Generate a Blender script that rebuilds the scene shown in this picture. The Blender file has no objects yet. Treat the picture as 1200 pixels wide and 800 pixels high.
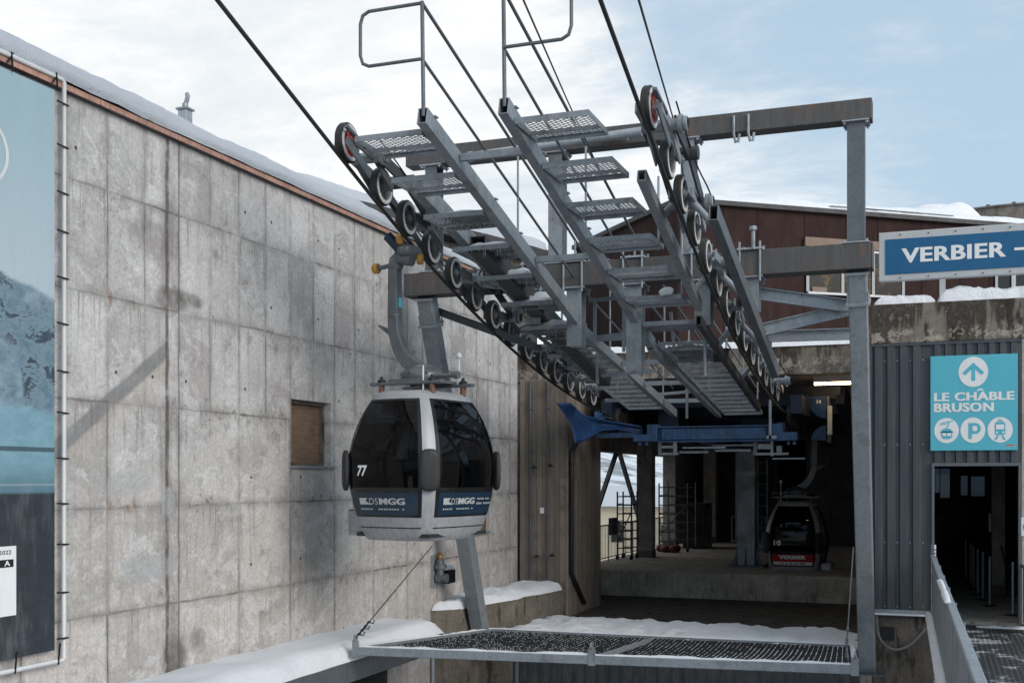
import bpy, bmesh, math, random
from mathutils import Vector as V, Matrix, noise as mnoise
random.seed(11)
SC = bpy.context.scene
COL = SC.collection
R = math.radians

# ------------------------------------------------------------------ survey helpers
# Camera stands at the origin, heading 20.4 degrees left of +Y (+Y runs into the station).
TH = R(20.4); CT, ST = math.cos(TH), math.sin(TH); FPX = 1338.0
def ray(u, v):
    a = (u - 600) / FPX
    return V((a * CT - ST, a * ST + CT, (560 - v) / FPX))
def on_x(u, v, X): r = ray(u, v); return r * (X / r.x)
def on_y(u, v, Y): r = ray(u, v); return r * (Y / r.y)
def on_z(u, v, Z): r = ray(u, v); return r * (Z / r.z)
def at_t(u, v, t): return ray(u, v) * t

# ------------------------------------------------------------------ node helpers
class G:
    def __init__(s, name):
        s.m = bpy.data.materials.new(name); s.m.use_nodes = True
        s.nt = s.m.node_tree; s.nt.nodes.clear()
        s.out = s.n('ShaderNodeOutputMaterial')
        s.bs = s.n('ShaderNodeBsdfPrincipled')
        s.nt.links.new(s.bs.outputs[0], s.out.inputs[0])
    def n(s, t): return s.nt.nodes.new(t)
    def k(s, a, sock):
        if hasattr(a, 'is_output') or isinstance(a, bpy.types.NodeSocket): s.nt.links.new(a, sock)
        else:
            if isinstance(a, tuple) and len(a) == 3 and sock.type == 'RGBA': a = a + (1,)
            sock.default_value = a
    def pos(s): return s.n('ShaderNodeNewGeometry').outputs['Position']
    def obj(s): return s.n('ShaderNodeTexCoord').outputs['Object']
    def math(s, op, a, b=0.0, c=0.0):
        x = s.n('ShaderNodeMath'); x.operation = op
        for v, i in ((a, 0), (b, 1), (c, 2)): s.k(v, x.inputs[i])
        return x.outputs[0]
    def scale(s, vec, sc, off=(0, 0, 0)):
        x = s.n('ShaderNodeMapping'); s.k(vec, x.inputs[0])
        x.inputs['Scale'].default_value = sc; x.inputs['Location'].default_value = off
        return x.outputs[0]
    def noise(s, vec, sc, det=4.0, ro=0.55, dist=0.0):
        x = s.n('ShaderNodeTexNoise'); s.k(vec, x.inputs['Vector'])
        x.inputs['Scale'].default_value = sc; x.inputs['Detail'].default_value = det
        x.inputs['Roughness'].default_value = ro; x.inputs['Distortion'].default_value = dist
        return x.outputs[0]
    def voro(s, vec, sc, feat='F1'):
        x = s.n('ShaderNodeTexVoronoi'); x.feature = feat; s.k(vec, x.inputs['Vector']); x.inputs['Scale'].default_value = sc
        return x.outputs['Distance']
    def white(s, vec):
        x = s.n('ShaderNodeTexWhiteNoise'); s.k(vec, x.inputs['Vector']); return x.outputs['Value']
    def rng(s, f, a, b, c=0.0, d=1.0, smooth=True):
        x = s.n('ShaderNodeMapRange'); s.k(f, x.inputs[0])
        x.interpolation_type = 'SMOOTHSTEP' if smooth else 'LINEAR'
        for v, i in ((a, 1), (b, 2), (c, 3), (d, 4)): x.inputs[i].default_value = v
        return x.outputs[0]
    def mix(s, f, a, b, mode='MIX'):
        x = s.n('ShaderNodeMix'); x.data_type = 'RGBA'; x.blend_type = mode
        s.k(f, x.inputs[0]); s.k(a, x.inputs[6]); s.k(b, x.inputs[7]); return x.outputs[2]
    def sep(s, v):
        x = s.n('ShaderNodeSeparateXYZ'); s.k(v, x.inputs[0]); return x.outputs
    def comb(s, a, b, c):
        x = s.n('ShaderNodeCombineXYZ')
        for v, i in ((a, 0), (b, 1), (c, 2)): s.k(v, x.inputs[i])
        return x.outputs[0]
    def bump(s, h, st=0.3, d=0.02):
        x = s.n('ShaderNodeBump'); s.k(h, x.inputs['Height']); x.inputs['Strength'].default_value = st; x.inputs['Distance'].default_value = d
        s.k(x.outputs[0], s.bs.inputs['Normal'])
    def set(s, col=None, rough=None, metal=None, **kw):
        if col is not None: s.k(col, s.bs.inputs['Base Color'])
        if rough is not None: s.k(rough, s.bs.inputs['Roughness'])
        if metal is not None: s.k(metal, s.bs.inputs['Metallic'])
        for a, b in kw.items(): s.k(b, s.bs.inputs[a.replace('_', ' ')])
        return s.m
def mul(c, f): return tuple(x * f for x in c)

M = {}
def paint(key, col, rough=0.5, metal=0.0, var=0.18, sc=3.0, spec=0.5, bump=0.0):
    g = G(key); p = g.obj()
    n1 = g.noise(p, sc, 5, 0.6); n2 = g.noise(g.scale(p, (9, 9, 1.2)), sc, 3, 0.5)
    f = g.math('MULTIPLY', g.math('ADD', n1, n2), 0.5)
    c = g.mix(g.rng(f, 0.3, 0.7), mul(col, 1 - var), mul(col, 1 + var))
    if bump: g.bump(g.noise(p, 60, 3), bump, 0.004)
    if key in ('terminal_blue', 'beam_blue', 'navy'):
        ch = g.noise(p, 7, 6, .8); c = g.mix(g.rng(ch, .60, .63, 0, .8), c, (.06, .045, .04)); c = g.mix(g.rng(g.noise(p, 2.5, 5, .7), .5, .68, 0, .5), c, (.02, .022, .026))
    M[key] = g.set(c, g.rng(n1, 0.3, 0.7, max(rough - 0.08, 0.02), min(1, rough + 0.12)), metal, Specular_IOR_Level=spec)
    return M[key]

def galv(key, col, rough=0.5, metal=0.35, grime=0.5):
    g = G(key); p = g.pos()
    sp = g.voro(p, 26.0); n = g.noise(p, 2.2, 5, 0.62); st = g.noise(g.scale(p, (14, 14, 1.0)), 1.2, 4, 0.6)
    c = g.mix(g.rng(sp, 0.0, 0.6), mul(col, 0.86), mul(col, 1.14))
    c = g.mix(g.rng(n, 0.45, 0.72, 0, grime), c, mul((0.09, 0.085, 0.08), 1.0))
    c = g.mix(g.rng(st, 0.55, 0.75, 0, 0.35), c, mul(col, 1.6))
    fine = g.noise(p, 40, 3, 0.7)
    c = g.mix(g.rng(fine, 0.4, 0.7, 0, 0.25), c, mul(col, 0.45))
    rs_ = g.math('MULTIPLY', g.rng(g.noise(g.scale(p, (9, 9, 2)), 1.0, 5, .75), .58, .66), g.rng(g.noise(p, 1.1, 2), .46, .58)); c = g.mix(g.math('MULTIPLY', rs_, .55), c, (.13, .06, .03))
    mot = g.noise(p, 7, 5, .7); c = g.mix(g.rng(mot, .42, .62, 0, .35), c, mul(col, 1.35))
    g.bump(fine, 0.12, 0.003)
    M[key] = g.set(c, g.rng(n, 0.3, 0.7, rough - 0.1, rough + 0.15), metal)
galv('galvanised', (0.235, 0.262, 0.288))
galv('galvanised_light', (0.30, 0.33, 0.36), 0.45, 0.4, 0.3)
galv('galvanised_dark', (0.105, 0.12, 0.135), 0.55, 0.3, 0.5)
galv('rocker_steel', (0.075, 0.083, 0.09), 0.5, 0.3, 0.5)
galv('sooty_steel', (0.04, 0.043, 0.047), 0.55, 0.2, 0.4)

def rusty():
    g = G('rusted_beam'); p = g.pos()
    n = g.noise(p, 1.6, 5, 0.65); st = g.noise(g.scale(p, (7, 7, 0.5)), 2.0, 4, 0.6); fine = g.noise(p, 22, 4, 0.7)
    c = g.mix(g.rng(st, 0.35, 0.7), (0.078, 0.076, 0.078), (0.102, 0.097, 0.096))
    c = g.mix(g.rng(g.math('ADD', g.math('MULTIPLY', n, .6), g.math('MULTIPLY', st, .45)), 0.57, 0.68, 0, 0.65), c, (0.19, 0.08, 0.035))
    c = g.mix(g.rng(fine, 0.45, 0.7, 0, 0.4), c, (0.04, 0.033, 0.03))
    g.bump(fine, 0.2, 0.004)
    M['rusted_beam'] = g.set(c, 0.7, 0.1)
rusty()

def concrete_wall():
    g = G('shuttered_concrete'); p = g.pos(); s = g.sep(p); X, Y, Z = s[0], s[1], s[2]
    wob = g.math('MULTIPLY', g.math('SUBTRACT', g.noise(p, 2.5, 4, 0.6), 0.5), 0.05)
    zz = g.math('DIVIDE', g.math('ADD', g.math('ADD', Z, 1.61), wob), 1.25)
    row = g.math('FLOOR', zz)
    # narrower shutters in the upper lifts
    up = g.math('GREATER_THAN', Z, 0.92)
    pw = g.math('SUBTRACT', 1.36, g.math('MULTIPLY', up, 0.68))
    yy = g.math('DIVIDE', g.math('ADD', g.math('SUBTRACT', Y, 12.36), g.math('MULTIPLY', wob, 0.5)), pw)
    colm = g.math('FLOOR', yy)
    fz = g.math('ABSOLUTE', g.math('SUBTRACT', g.math('FRACT', g.math('ADD', zz, 0.5)), 0.5))
    fy = g.math('ABSOLUTE', g.math('SUBTRACT', g.math('FRACT', g.math('ADD', yy, 0.5)), 0.5))
    dz = g.math('MULTIPLY', fz, 1.25); dy = g.math('MULTIPLY', fy, pw)
    br = g.noise(p, 6.0, 4, 0.7)
    lineb = g.math('MULTIPLY', g.rng(br, 0.3, 0.62, 0.25, 1.0), g.rng(g.noise(p, 0.7, 3), 0.38, 0.6, 0.3, 1.0))
    hl = g.math('MULTIPLY', g.math('MULTIPLY', g.rng(dz, 0.005, 0.024, 1, 0), lineb), g.rng(g.white(g.comb(colm, g.math('FLOOR', g.math('ADD', zz, 0.5)), 2.7)), 0.1, 0.9, 0.35, 1.0))
    vl = g.math('MULTIPLY', g.math('MULTIPLY', g.rng(dy, 0.004, 0.018, 1, 0), lineb), g.rng(g.white(g.comb(g.math('FLOOR', g.math('ADD', yy, 0.5)), row, 8.1)), 0.2, 0.9, 0.25, 1.0))
    hsoft = g.rng(dz, 0.0, 0.13, 1, 0); vsoft = g.rng(dy, 0.0, 0.09, 1, 0)
    cell = g.white(g.comb(colm, row, 0.37)); cell2 = g.white(g.comb(row, colm, 3.3))
    big = g.noise(p, 0.55, 5, 0.6); mid = g.noise(p, 2.4, 6, 0.66); fine = g.noise(p, 24, 5, 0.75)
    st = g.noise(g.scale(p, (6.5, 6.5, 0.45)), 1.5, 5, 0.65); st2 = g.noise(g.scale(p, (20, 20, 0.6)), 1.2, 4, 0.6)
    c = g.mix(cell, (0.42, 0.405, 0.397), (0.56, 0.54, 0.53))
    # browner low down, colder high up
    low = g.rng(g.math('ADD', Z, g.math('MULTIPLY', g.math('SUBTRACT', big, 0.5), 3.5)), -2.5, 2.0, 1, 0)
    c = g.mix(g.math('MULTIPLY', low, 0.52), c, g.mix(cell2, (0.41, 0.35, 0.295), (0.52, 0.46, 0.405)))
    c = g.mix(g.rng(big, 0.52, 0.68, 0, 0.4), c, (0.285, 0.27, 0.257))
    c = g.mix(g.rng(st, 0.5, 0.74, 0, 0.42), c, (0.165, 0.15, 0.135))
    c = g.mix(g.rng(st2, 0.55, 0.78, 0, 0.22), c, (0.50, 0.49, 0.48))
    c = g.mix(g.math('MULTIPLY', g.rng(cell2, 0.7, 0.95), 0.45), c, (0.36, 0.315, 0.31))
    pat = g.noise(g.scale(p, (1, 1, 1.3), (4, 2, 7)), 1.25, 6, 0.7, 0.4)
    c = g.mix(g.rng(pat, 0.53, 0.575, 0, 0.36), c, (0.27, 0.26, 0.25))
    c = g.mix(g.rng(pat, 0.40, 0.435, 0.5, 0), c, (0.60, 0.585, 0.57))
    c = g.mix(g.rng(mid, 0.54, 0.68, 0, 0.6), c, (0.52, 0.505, 0.495))
    c = g.mix(g.rng(mid, 0.26, 0.42, 0.6, 0), c, (0.15, 0.135, 0.12))
    lime = g.noise(g.scale(p, (1, 1, 1.15), (9, 5, 1)), 1.9, 8, 0.74, 0.7)
    c = g.mix(g.rng(lime, 0.53, 0.60, 0, 0.5), c, (0.62, 0.61, 0.60))
    c = g.mix(g.rng(g.noise(g.scale(p, (1, 1, .8), (2, 8, 3)), 3.4, 7, .75), 0.56, 0.64, 0, 0.4), c, (0.23, 0.215, 0.205))
    # flaking lime near the shutter joints
    fl = g.math('MULTIPLY', g.rng(g.noise(p, 9, 6, 0.8, 0.6), 0.55, 0.62), g.math('MULTIPLY', g.rng(dz, 0.05, 0.32, 1, 0), g.rng(g.noise(p, 0.8, 2), 0.48, 0.6)))
    c = g.mix(g.math('MULTIPLY', fl, 0.8), c, (0.10, 0.095, 0.088))
    c = g.mix(g.math('MULTIPLY', g.math('MAXIMUM', hsoft, vsoft), g.rng(mid, 0.35, 0.65, 0.08, 0.5)), c, (0.15, 0.14, 0.128))
    # rust dribbles
    rs = g.math('MULTIPLY', g.rng(g.noise(g.scale(p, (5, 5, 1.6)), 1.1, 3), 0.64, 0.72), g.rng(dz, 0.0, 0.2, 1, 0))
    c = g.mix(g.math('MULTIPLY', rs, 0.6), c, (0.24, 0.105, 0.045))
    # construction joint: twin dark cracks with a pale band
    jy = g.math('ADD', g.math('SUBTRACT', Y, 12.12), g.math('MULTIPLY', wob, 1.2))
    crack = g.math('MULTIPLY', g.rng(g.math('ABSOLUTE', jy), 0.012, 0.05, 1, 0), g.rng(br, 0.3, 0.55, 0.35, 1))
    jy2 = g.math('SUBTRACT', jy, 0.24)
    crack = g.math('MAXIMUM', crack, g.math('MULTIPLY', g.rng(g.math('ABSOLUTE', jy2), 0.004, 0.022, 1, 0), 0.7))
    stain = g.rng(g.math('ABSOLUTE', g.math('SUBTRACT', jy, 0.05)), 0.0, 0.34, .75, 0)
    c = g.mix(g.math('MULTIPLY', stain, g.rng(g.noise(g.scale(p, (2, 2, 0.6)), 1.6, 4), 0.4, 0.62, 0.0, 0.75)), c, (0.105, 0.092, 0.08))
    # slanting scar of a removed stair
    A = on_x(62, 530, -9.2); B = on_x(196, 410, -9.2)
    L = math.hypot(B.y - A.y, B.z - A.z); nx, nz = -(B.z - A.z) / L, (B.y - A.y) / L
    d = g.math('ADD', g.math('MULTIPLY', g.math('SUBTRACT', Y, A.y), nx), g.math('MULTIPLY', g.math('SUBTRACT', Z, A.z), nz))
    d = g.math('ADD', d, g.math('MULTIPLY', wob, 1.1))
    ends = g.math('MULTIPLY', g.math('LESS_THAN', Y, B.y), g.math('GREATER_THAN', Y, A.y - 0.3))
    scar = g.math('MULTIPLY', g.rng(g.math('ABSOLUTE', d), 0.07, 0.13, 1, 0), ends)
    scar = g.math('MULTIPLY', scar, g.rng(mid, 0.3, 0.6, 0.6, 0.95))
    c = g.mix(scar, c, (0.20, 0.20, 0.202))
    below = g.math('MULTIPLY', g.rng(d, -0.5, -0.1, 0, 1), g.math('MULTIPLY', g.math('LESS_THAN', d, -0.08), ends))
    c = g.mix(g.math('MULTIPLY', below, 0.4), c, (0.40, 0.35, 0.29))
    c = g.mix(g.math('MULTIPLY', g.math('MAXIMUM', g.math('MAXIMUM', hl, vl), crack), 0.85), c, (0.062, 0.057, 0.052))
    for (uu, vv, ry, rz, am) in ((205, 350, .5, .16, .7), (222, 352, .35, .12, .6), (205, 770, .32, .30, .75), (232, 752, .22, .22, .6), (180, 275, .5, .3, .35), (350, 660, .8, .3, .2), (500, 455, .3, .1, .6)):
        q_ = on_x(uu, vv, -9.2)
        e_ = g.math('ADD', g.math('POWER', g.math('DIVIDE', g.math('SUBTRACT', Y, q_.y), ry), 2.0), g.math('POWER', g.math('DIVIDE', g.math('SUBTRACT', Z, q_.z), rz), 2.0))
        c = g.mix(g.math('MULTIPLY', g.math('MULTIPLY', g.rng(g.math('ADD', e_, g.math('MULTIPLY', g.math('SUBTRACT', mid, .5), 2.2)), 0.1, 1.2, 1, 0), g.rng(br, .3, .6, .4, 1)), am), c, (0.07, 0.062, 0.055))
    for (uu, vv, ry, rz, am) in ((150, 565, .45, .2, .5), (170, 665, .55, .22, .6), (196, 590, .14, .22, .7), (375, 430, .5, .25, .5), (275, 595, .12, .1, .6)):
        q_ = on_x(uu, vv, -9.2)
        e_ = g.math('ADD', g.math('POWER', g.math('DIVIDE', g.math('SUBTRACT', Y, q_.y), ry), 2.0), g.math('POWER', g.math('DIVIDE', g.math('SUBTRACT', Z, q_.z), rz), 2.0))
        c = g.mix(g.math('MULTIPLY', g.rng(g.math('ADD', e_, g.math('MULTIPLY', g.math('SUBTRACT', mid, .5), 2.8)), 0.4, 1.1, 1, 0), am), c, (0.36, 0.365, 0.37))
    pits = g.math('MULTIPLY', g.rng(g.voro(p, 13), 0.02, 0.075, 1, 0), g.rng(g.noise(p, 1.7, 2), 0.5, 0.6))
    q2 = g.comb(0.0, g.math('SUBTRACT', g.math('FRACT', g.math('ADD', yy, .28)), .5), g.math('SUBTRACT', g.math('FRACT', g.math('ADD', zz, .2)), .5))
    sq = g.sep(q2); rr_ = g.math('SQRT', g.math('ADD', g.math('POWER', g.math('MULTIPLY', sq[1], pw), 2.0), g.math('POWER', g.math('MULTIPLY', sq[2], 1.25), 2.0)))
    ties = g.math('MULTIPLY', g.rng(rr_, 0.018, 0.028, 1, 0), g.math('GREATER_THAN', g.white(g.comb(row, colm, 5.5)), 0.62))
    # hairline cracks and drip runs starting at the joints
    crk = g.n('ShaderNodeTexVoronoi'); crk.feature = 'DISTANCE_TO_EDGE'; g.k(g.mix(.12, p, g.comb(g.noise(p, 5, 3), g.noise(p, 6, 3), g.noise(p, 7, 3))), crk.inputs['Vector']); crk.inputs['Scale'].default_value = .9
    hair = g.math('MULTIPLY', g.rng(crk.outputs['Distance'], 0.002, 0.008, 1, 0), g.rng(g.noise(p, .9, 3), .5, .6))
    c = g.mix(g.math('MULTIPLY', hair, .22), c, (.10, .09, .082))
    run = g.math('MULTIPLY', g.rng(g.noise(g.scale(p, (17, 17, .35)), 1.2, 4, .6), .57, .66), g.rng(g.math('FRACT', g.math('SUBTRACT', 1.0, g.math('FRACT', zz))), .0, .7, 1, 0))
    c = g.mix(g.math('MULTIPLY', run, .5), c, (.15, .135, .12))
    c = g.mix(g.math('MAXIMUM', g.math('MULTIPLY', pits, 0.6), ties), c, (0.05, 0.047, 0.043))
    c = g.mix(g.rng(fine, 0.35, 0.7, 0.32, 0), c, (0.11, 0.10, 0.092))
    h = g.math('SUBTRACT', g.math('ADD', g.math('MULTIPLY', fine, 0.4), mid), g.math('MULTIPLY', g.math('MAXIMUM', g.math('MAXIMUM', hl, vl), g.math('MAXIMUM', crack, pits)), 1.6))
    g.bump(h, 0.45, 0.02)
    c = g.mix(1.0, c, (1.15, 1.16, 1.18), 'MULTIPLY')
    M['shuttered_concrete'] = g.set(c, g.rng(mid, 0.3, 0.7, 0.75, 0.95), 0.0, Specular_IOR_Level=0.25)
concrete_wall()

def boards(key, base, dark, w):
    g = G(key); p = g.pos(); s = g.sep(p)
    q = g.math('DIVIDE', g.math('ADD', s[0], s[1]), w)
    cell = g.white(g.comb(g.math('FLOOR', q), g.math('FLOOR', g.math('DIVIDE', s[2], 2.4)), 0.1))
    fq = g.math('ABSOLUTE', g.math('SUBTRACT', g.math('FRACT', q), 0.5))
    gr = g.noise(g.scale(p, (30, 30, 1.2)), 1.5, 5, 0.7); mid = g.noise(p, 1.8, 5, 0.65)
    c = g.mix(cell, base, mul(base, 0.68))
    c = g.mix(g.rng(gr, 0.42, 0.7, 0, 0.6), c, dark)
    c = g.mix(g.rng(mid, 0.5, 0.72, 0, 0.6), c, mul(dark, 0.9))
    c = g.mix(g.rng(fq, 0.44, 0.495, 0, 0.75), c, mul(dark, 0.45))
    g.bump(g.math('SUBTRACT', gr, g.rng(fq, 0.44, 0.495, 0, 1.5)), 0.4, 0.015)
    M[key] = g.set(c, 0.88, 0.0, Specular_IOR_Level=0.25)
boards('board_marked_concrete', (0.255, 0.215, 0.18), (0.10, 0.083, 0.07), 0.14)

def weathered(key, base, moss, amount, peel=0.0, sc=1.0, drip=None):
    g = G(key); p = g.pos(); s = g.sep(p)
    mid = g.noise(p, 2.0 * sc, 6, 0.68); fine = g.noise(p, 18, 5, 0.75)
    st = g.noise(g.scale(p, (2.6, 2.6, 0.8)), 1.4 * sc, 4, 0.62); blot = g.noise(p, 5, 5, 0.75, 0.4)
    c = g.mix(g.rng(mid, 0.3, 0.7), mul(base, 0.72), mul(base, 1.2))
    c = g.mix(g.rng(st, 0.62 - amount * 0.14, 0.70 - amount * 0.1, 0, 0.9), c, moss)
    c = g.mix(g.rng(g.noise(g.scale(p, (12, 12, 0.7)), 1.3, 4), 0.5, 0.72, 0, 0.5), c, mul(base, 0.4))
    if drip:
        dn = g.noise(g.scale(p, (1.5, 1.5, 0.15)), 1.7, 4, 0.6)
        dep = g.math('SUBTRACT', drip, s[2])
        k = g.math('MULTIPLY', g.rng(g.math('SUBTRACT', dn, g.math('MULTIPLY', dep, 0.17)), 0.45, 0.52), g.rng(blot, 0.3, 0.55, 0.5, 1))
        c = g.mix(g.math('MULTIPLY', k, 0.88), c, moss)
        pl_ = g.math('MULTIPLY', g.rng(blot, 0.50, 0.55), g.rng(dep, 0.30, 0.45)); c = g.mix(g.math('MULTIPLY', pl_, 0.7), c, (0.50, 0.44, 0.39))
    if peel: c = g.mix(g.rng(blot, 0.57, 0.63, 0, peel), c, (0.42, 0.38, 0.34))
    c = g.mix(g.rng(fine, 0.35, 0.7, 0.4, 0), c, mul(base, 0.35))
    g.bump(g.math('ADD', g.math('MULTIPLY', fine, 0.5), blot), 0.5, 0.02)
    M[key] = g.set(c, 0.9, 0.0, Specular_IOR_Level=0.2)
weathered('mossy_concrete', (0.235, 0.205, 0.175), (0.022, 0.018, 0.014), 0.45, 0.45, 1.0, 3.02)
weathered('damp_concrete', (0.19, 0.165, 0.14), (0.045, 0.04, 0.034), 0.5)
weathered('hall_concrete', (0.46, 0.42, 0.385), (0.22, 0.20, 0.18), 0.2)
weathered('wet_floor', (0.085, 0.075, 0.066), (0.02, 0.018, 0.016), 0.6)
weathered('tower_concrete', (0.24, 0.22, 0.20), (0.06, 0.05, 0.045), 0.5)
weathered('hall_floor', (0.42, 0.385, 0.34), (0.17, 0.155, 0.135), 0.3)
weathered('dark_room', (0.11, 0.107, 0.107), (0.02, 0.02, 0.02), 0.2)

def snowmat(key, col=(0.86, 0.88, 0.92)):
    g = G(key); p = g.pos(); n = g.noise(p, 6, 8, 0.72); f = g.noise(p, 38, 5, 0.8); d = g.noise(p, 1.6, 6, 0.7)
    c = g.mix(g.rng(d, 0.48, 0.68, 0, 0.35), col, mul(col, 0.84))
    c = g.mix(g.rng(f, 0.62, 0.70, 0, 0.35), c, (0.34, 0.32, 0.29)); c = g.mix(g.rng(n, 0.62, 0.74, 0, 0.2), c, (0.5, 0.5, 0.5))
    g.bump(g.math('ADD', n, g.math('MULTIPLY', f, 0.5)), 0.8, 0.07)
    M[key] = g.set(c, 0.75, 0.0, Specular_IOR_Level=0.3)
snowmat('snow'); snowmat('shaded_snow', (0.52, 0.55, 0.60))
def ground_mat():
    g = G('snowy_ground'); p = g.pos(); n = g.noise(p, 0.35, 6, 0.62); f = g.noise(p, 4, 5, 0.7)
    c = g.mix(g.rng(n, 0.40, 0.56), (0.06, 0.058, 0.056), (0.70, 0.72, 0.76))
    c = g.mix(g.rng(f, 0.5, 0.7, 0, 0.3), c, (0.3, 0.29, 0.28)); g.bump(f, 0.4, 0.05)
    M['snowy_ground'] = g.set(c, 0.85)
ground_mat()
def hill_mat():
    g = G('hill_snow'); p = g.pos(); n = g.noise(p, .05, 6, .65); f = g.noise(p, .35, 4, .7)
    c = g.mix(g.rng(n, .5, .58, 0, .75), (.62, .66, .72), (.10, .12, .13)); c = g.mix(g.rng(f, .5, .7, 0, .3), c, (.5, .54, .6))
    M['hill_snow'] = g.set(c, .9)
hill_mat()
def grid_floor():
    g = G('grid_walkway'); p = g.pos(); s = g.sep(p)
    bx = g.math('ABSOLUTE', g.math('SUBTRACT', g.math('FRACT', g.math('MULTIPLY', s[0], 14)), 0.5))
    by = g.math('ABSOLUTE', g.math('SUBTRACT', g.math('FRACT', g.math('MULTIPLY', s[1], 7)), 0.5))
    bar = g.rng(g.math('MAXIMUM', bx, by), 0.36, 0.42)
    c = g.mix(bar, (0.012, 0.012, 0.013), (0.075, 0.08, 0.085))
    sn = g.rng(g.noise(p, 1.4, 6, 0.75, 0.5), 0.52, 0.60)
    c = g.mix(g.math('MULTIPLY', sn, g.rng(bar, 0, 1, 0.35, 0.9)), c, (0.62, 0.64, 0.68))
    g.bump(g.math('ADD', bar, sn), 0.5, 0.02)
    M['grid_walkway'] = g.set(c, 0.6, 0.0)
grid_floor()
def maroon():
    g = G('weathering_steel_cladding'); p = g.pos(); s = g.sep(p)
    st = g.noise(g.scale(p, (2.2, 2.2, 0.7)), 1.4, 6, 0.7); mid = g.noise(p, 0.9, 5, 0.6)
    c = g.mix(g.rng(st, 0.35, 0.68), (0.031, 0.0185, 0.0175), (0.047, 0.028, 0.0255))
    c = g.mix(g.rng(mid, 0.5, 0.7, 0, 0.6), c, (0.032, 0.018, 0.018))
    c = g.mix(g.rng(g.noise(p, 14, 4, 0.7), 0.5, 0.75, 0, 0.3), c, (0.07, 0.032, 0.024))
    M['weathering_steel_cladding'] = g.set(c, 0.85, 0.0, Specular_IOR_Level=0.12)
maroon()
def siding():
    g = G('slate_siding'); p = g.pos(); s = g.sep(p)
    n = g.noise(g.scale(p, (8, 8, 0.5)), 1.5, 4, 0.6); d = g.noise(p, 1.5, 5, 0.6)
    c = g.mix(g.rng(n, 0.35, 0.7), (0.047, 0.057, 0.067), (0.068, 0.08, 0.092))
    c = g.mix(g.rng(d, 0.5, 0.75, 0, 0.35), c, (0.085, 0.09, 0.095))
    c = g.mix(g.math('MULTIPLY', g.rng(s[2], -2.5, -1.2, .7, .0), g.rng(g.noise(g.scale(p, (5, 5, 1.5)), 1.5, 5, .7), .4, .65)), c, (.12, .115, .105))
    M['slate_siding'] = g.set(c, g.rng(d, 0.3, 0.7, 0.4, 0.6), 0.15)
siding()
def ply():
    g = G('weathered_plywood'); p = g.pos()
    gr = g.noise(g.scale(p, (1, 2, 18)), 1.6, 5, 0.65); m = g.noise(p, 2, 4)
    c = g.mix(g.rng(gr, 0.3, 0.7), (0.15, 0.094, 0.062), (0.235, 0.158, 0.105))
    c = g.mix(g.rng(m, 0.45, 0.7, 0, 0.5), c, (0.075, 0.05, 0.038))
    M['weathered_plywood'] = g.set(c, 0.75)
ply()
def poster_mat():
    g = G('printed_poster'); p = g.pos(); s = g.sep(p); Y, Z = s[1], s[2]
    n = g.noise(p, 0.9, 6, 0.6); f = g.noise(g.scale(p, (1, 1.0, 1.5)), 3.2, 7, 0.75, 0.5)
    wavy = g.math('ADD', Z, g.math('MULTIPLY', g.math('SUBTRACT', n, 0.5), 0.35))
    slope = g.math('ADD', wavy, g.math('MULTIPLY', g.math('SUBTRACT', Y, 9.2), 0.22))
    sky = g.mix(g.rng(Z, 1.9, 4.2), (0.40, 0.48, 0.53), (0.29, 0.41, 0.46))
    c = sky
    snowc = g.mix(g.rng(f, 0.35, 0.65), (0.10, 0.17, 0.225), (0.25, 0.34, 0.40))
    ridge = g.rng(slope, 2.12, 2.20, 1, 0); c = g.mix(ridge, c, snowc)
    rocks = g.math('MULTIPLY', g.rng(f, 0.50, 0.545), g.math('MULTIPLY', g.rng(Z, 0.75, 0.8), ridge))
    rocks = g.math('MULTIPLY', rocks, g.rng(g.noise(p, 1.1, 3), 0.42, 0.52))
    c = g.mix(g.math('MULTIPLY', rocks, 0.9), c, (0.018, 0.032, 0.05))
    lake = g.rng(wavy, 0.72, 0.78, 1, 0); c = g.mix(lake, c, g.mix(g.rng(f, 0.4, 0.6), (0.16, 0.30, 0.37), (0.20, 0.35, 0.42)))
    lowf = g.rng(Z, -0.25, 0.3, 1, 0); c = g.mix(g.math('MULTIPLY', lowf, 0.8), c, (0.06, 0.12, 0.16))
    stripe = g.math('MULTIPLY', g.rng(g.math('ABSOLUTE', g.math('SUBTRACT', Z, 0.31)), 0.02, 0.03, 1, 0), 0.8)
    c = g.mix(stripe, c, (0.03, 0.05, 0.06))
    road = g.rng(Z, -0.18, -0.14, 1, 0)
    c = g.mix(road, c, g.mix(g.rng(f, 0.35, 0.7), (0.02, 0.028, 0.036), (0.034, 0.043, 0.052)))
    kerb = g.rng(g.math('ABSOLUTE', g.math('ADD', Z, 0.07)), 0.006, 0.014, 1, 0); c = g.mix(g.math('MULTIPLY', kerb, 0.6), c, (0.3, 0.36, 0.4))
    g.bump(g.math('ADD', g.noise(g.scale(p, (1, 1.6, .35)), 1.4, 3), g.math('MULTIPLY', g.noise(p, 60, 2), .08)), 0.35, 0.05)
    c = g.mix(g.rng(g.noise(g.scale(p, (1, 3, .6)), 1.3, 5, .7), .5, .72, 0, .22), c, (.30, .33, .35))
    M['printed_poster'] = g.set(c, 0.55)
poster_mat()

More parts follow.
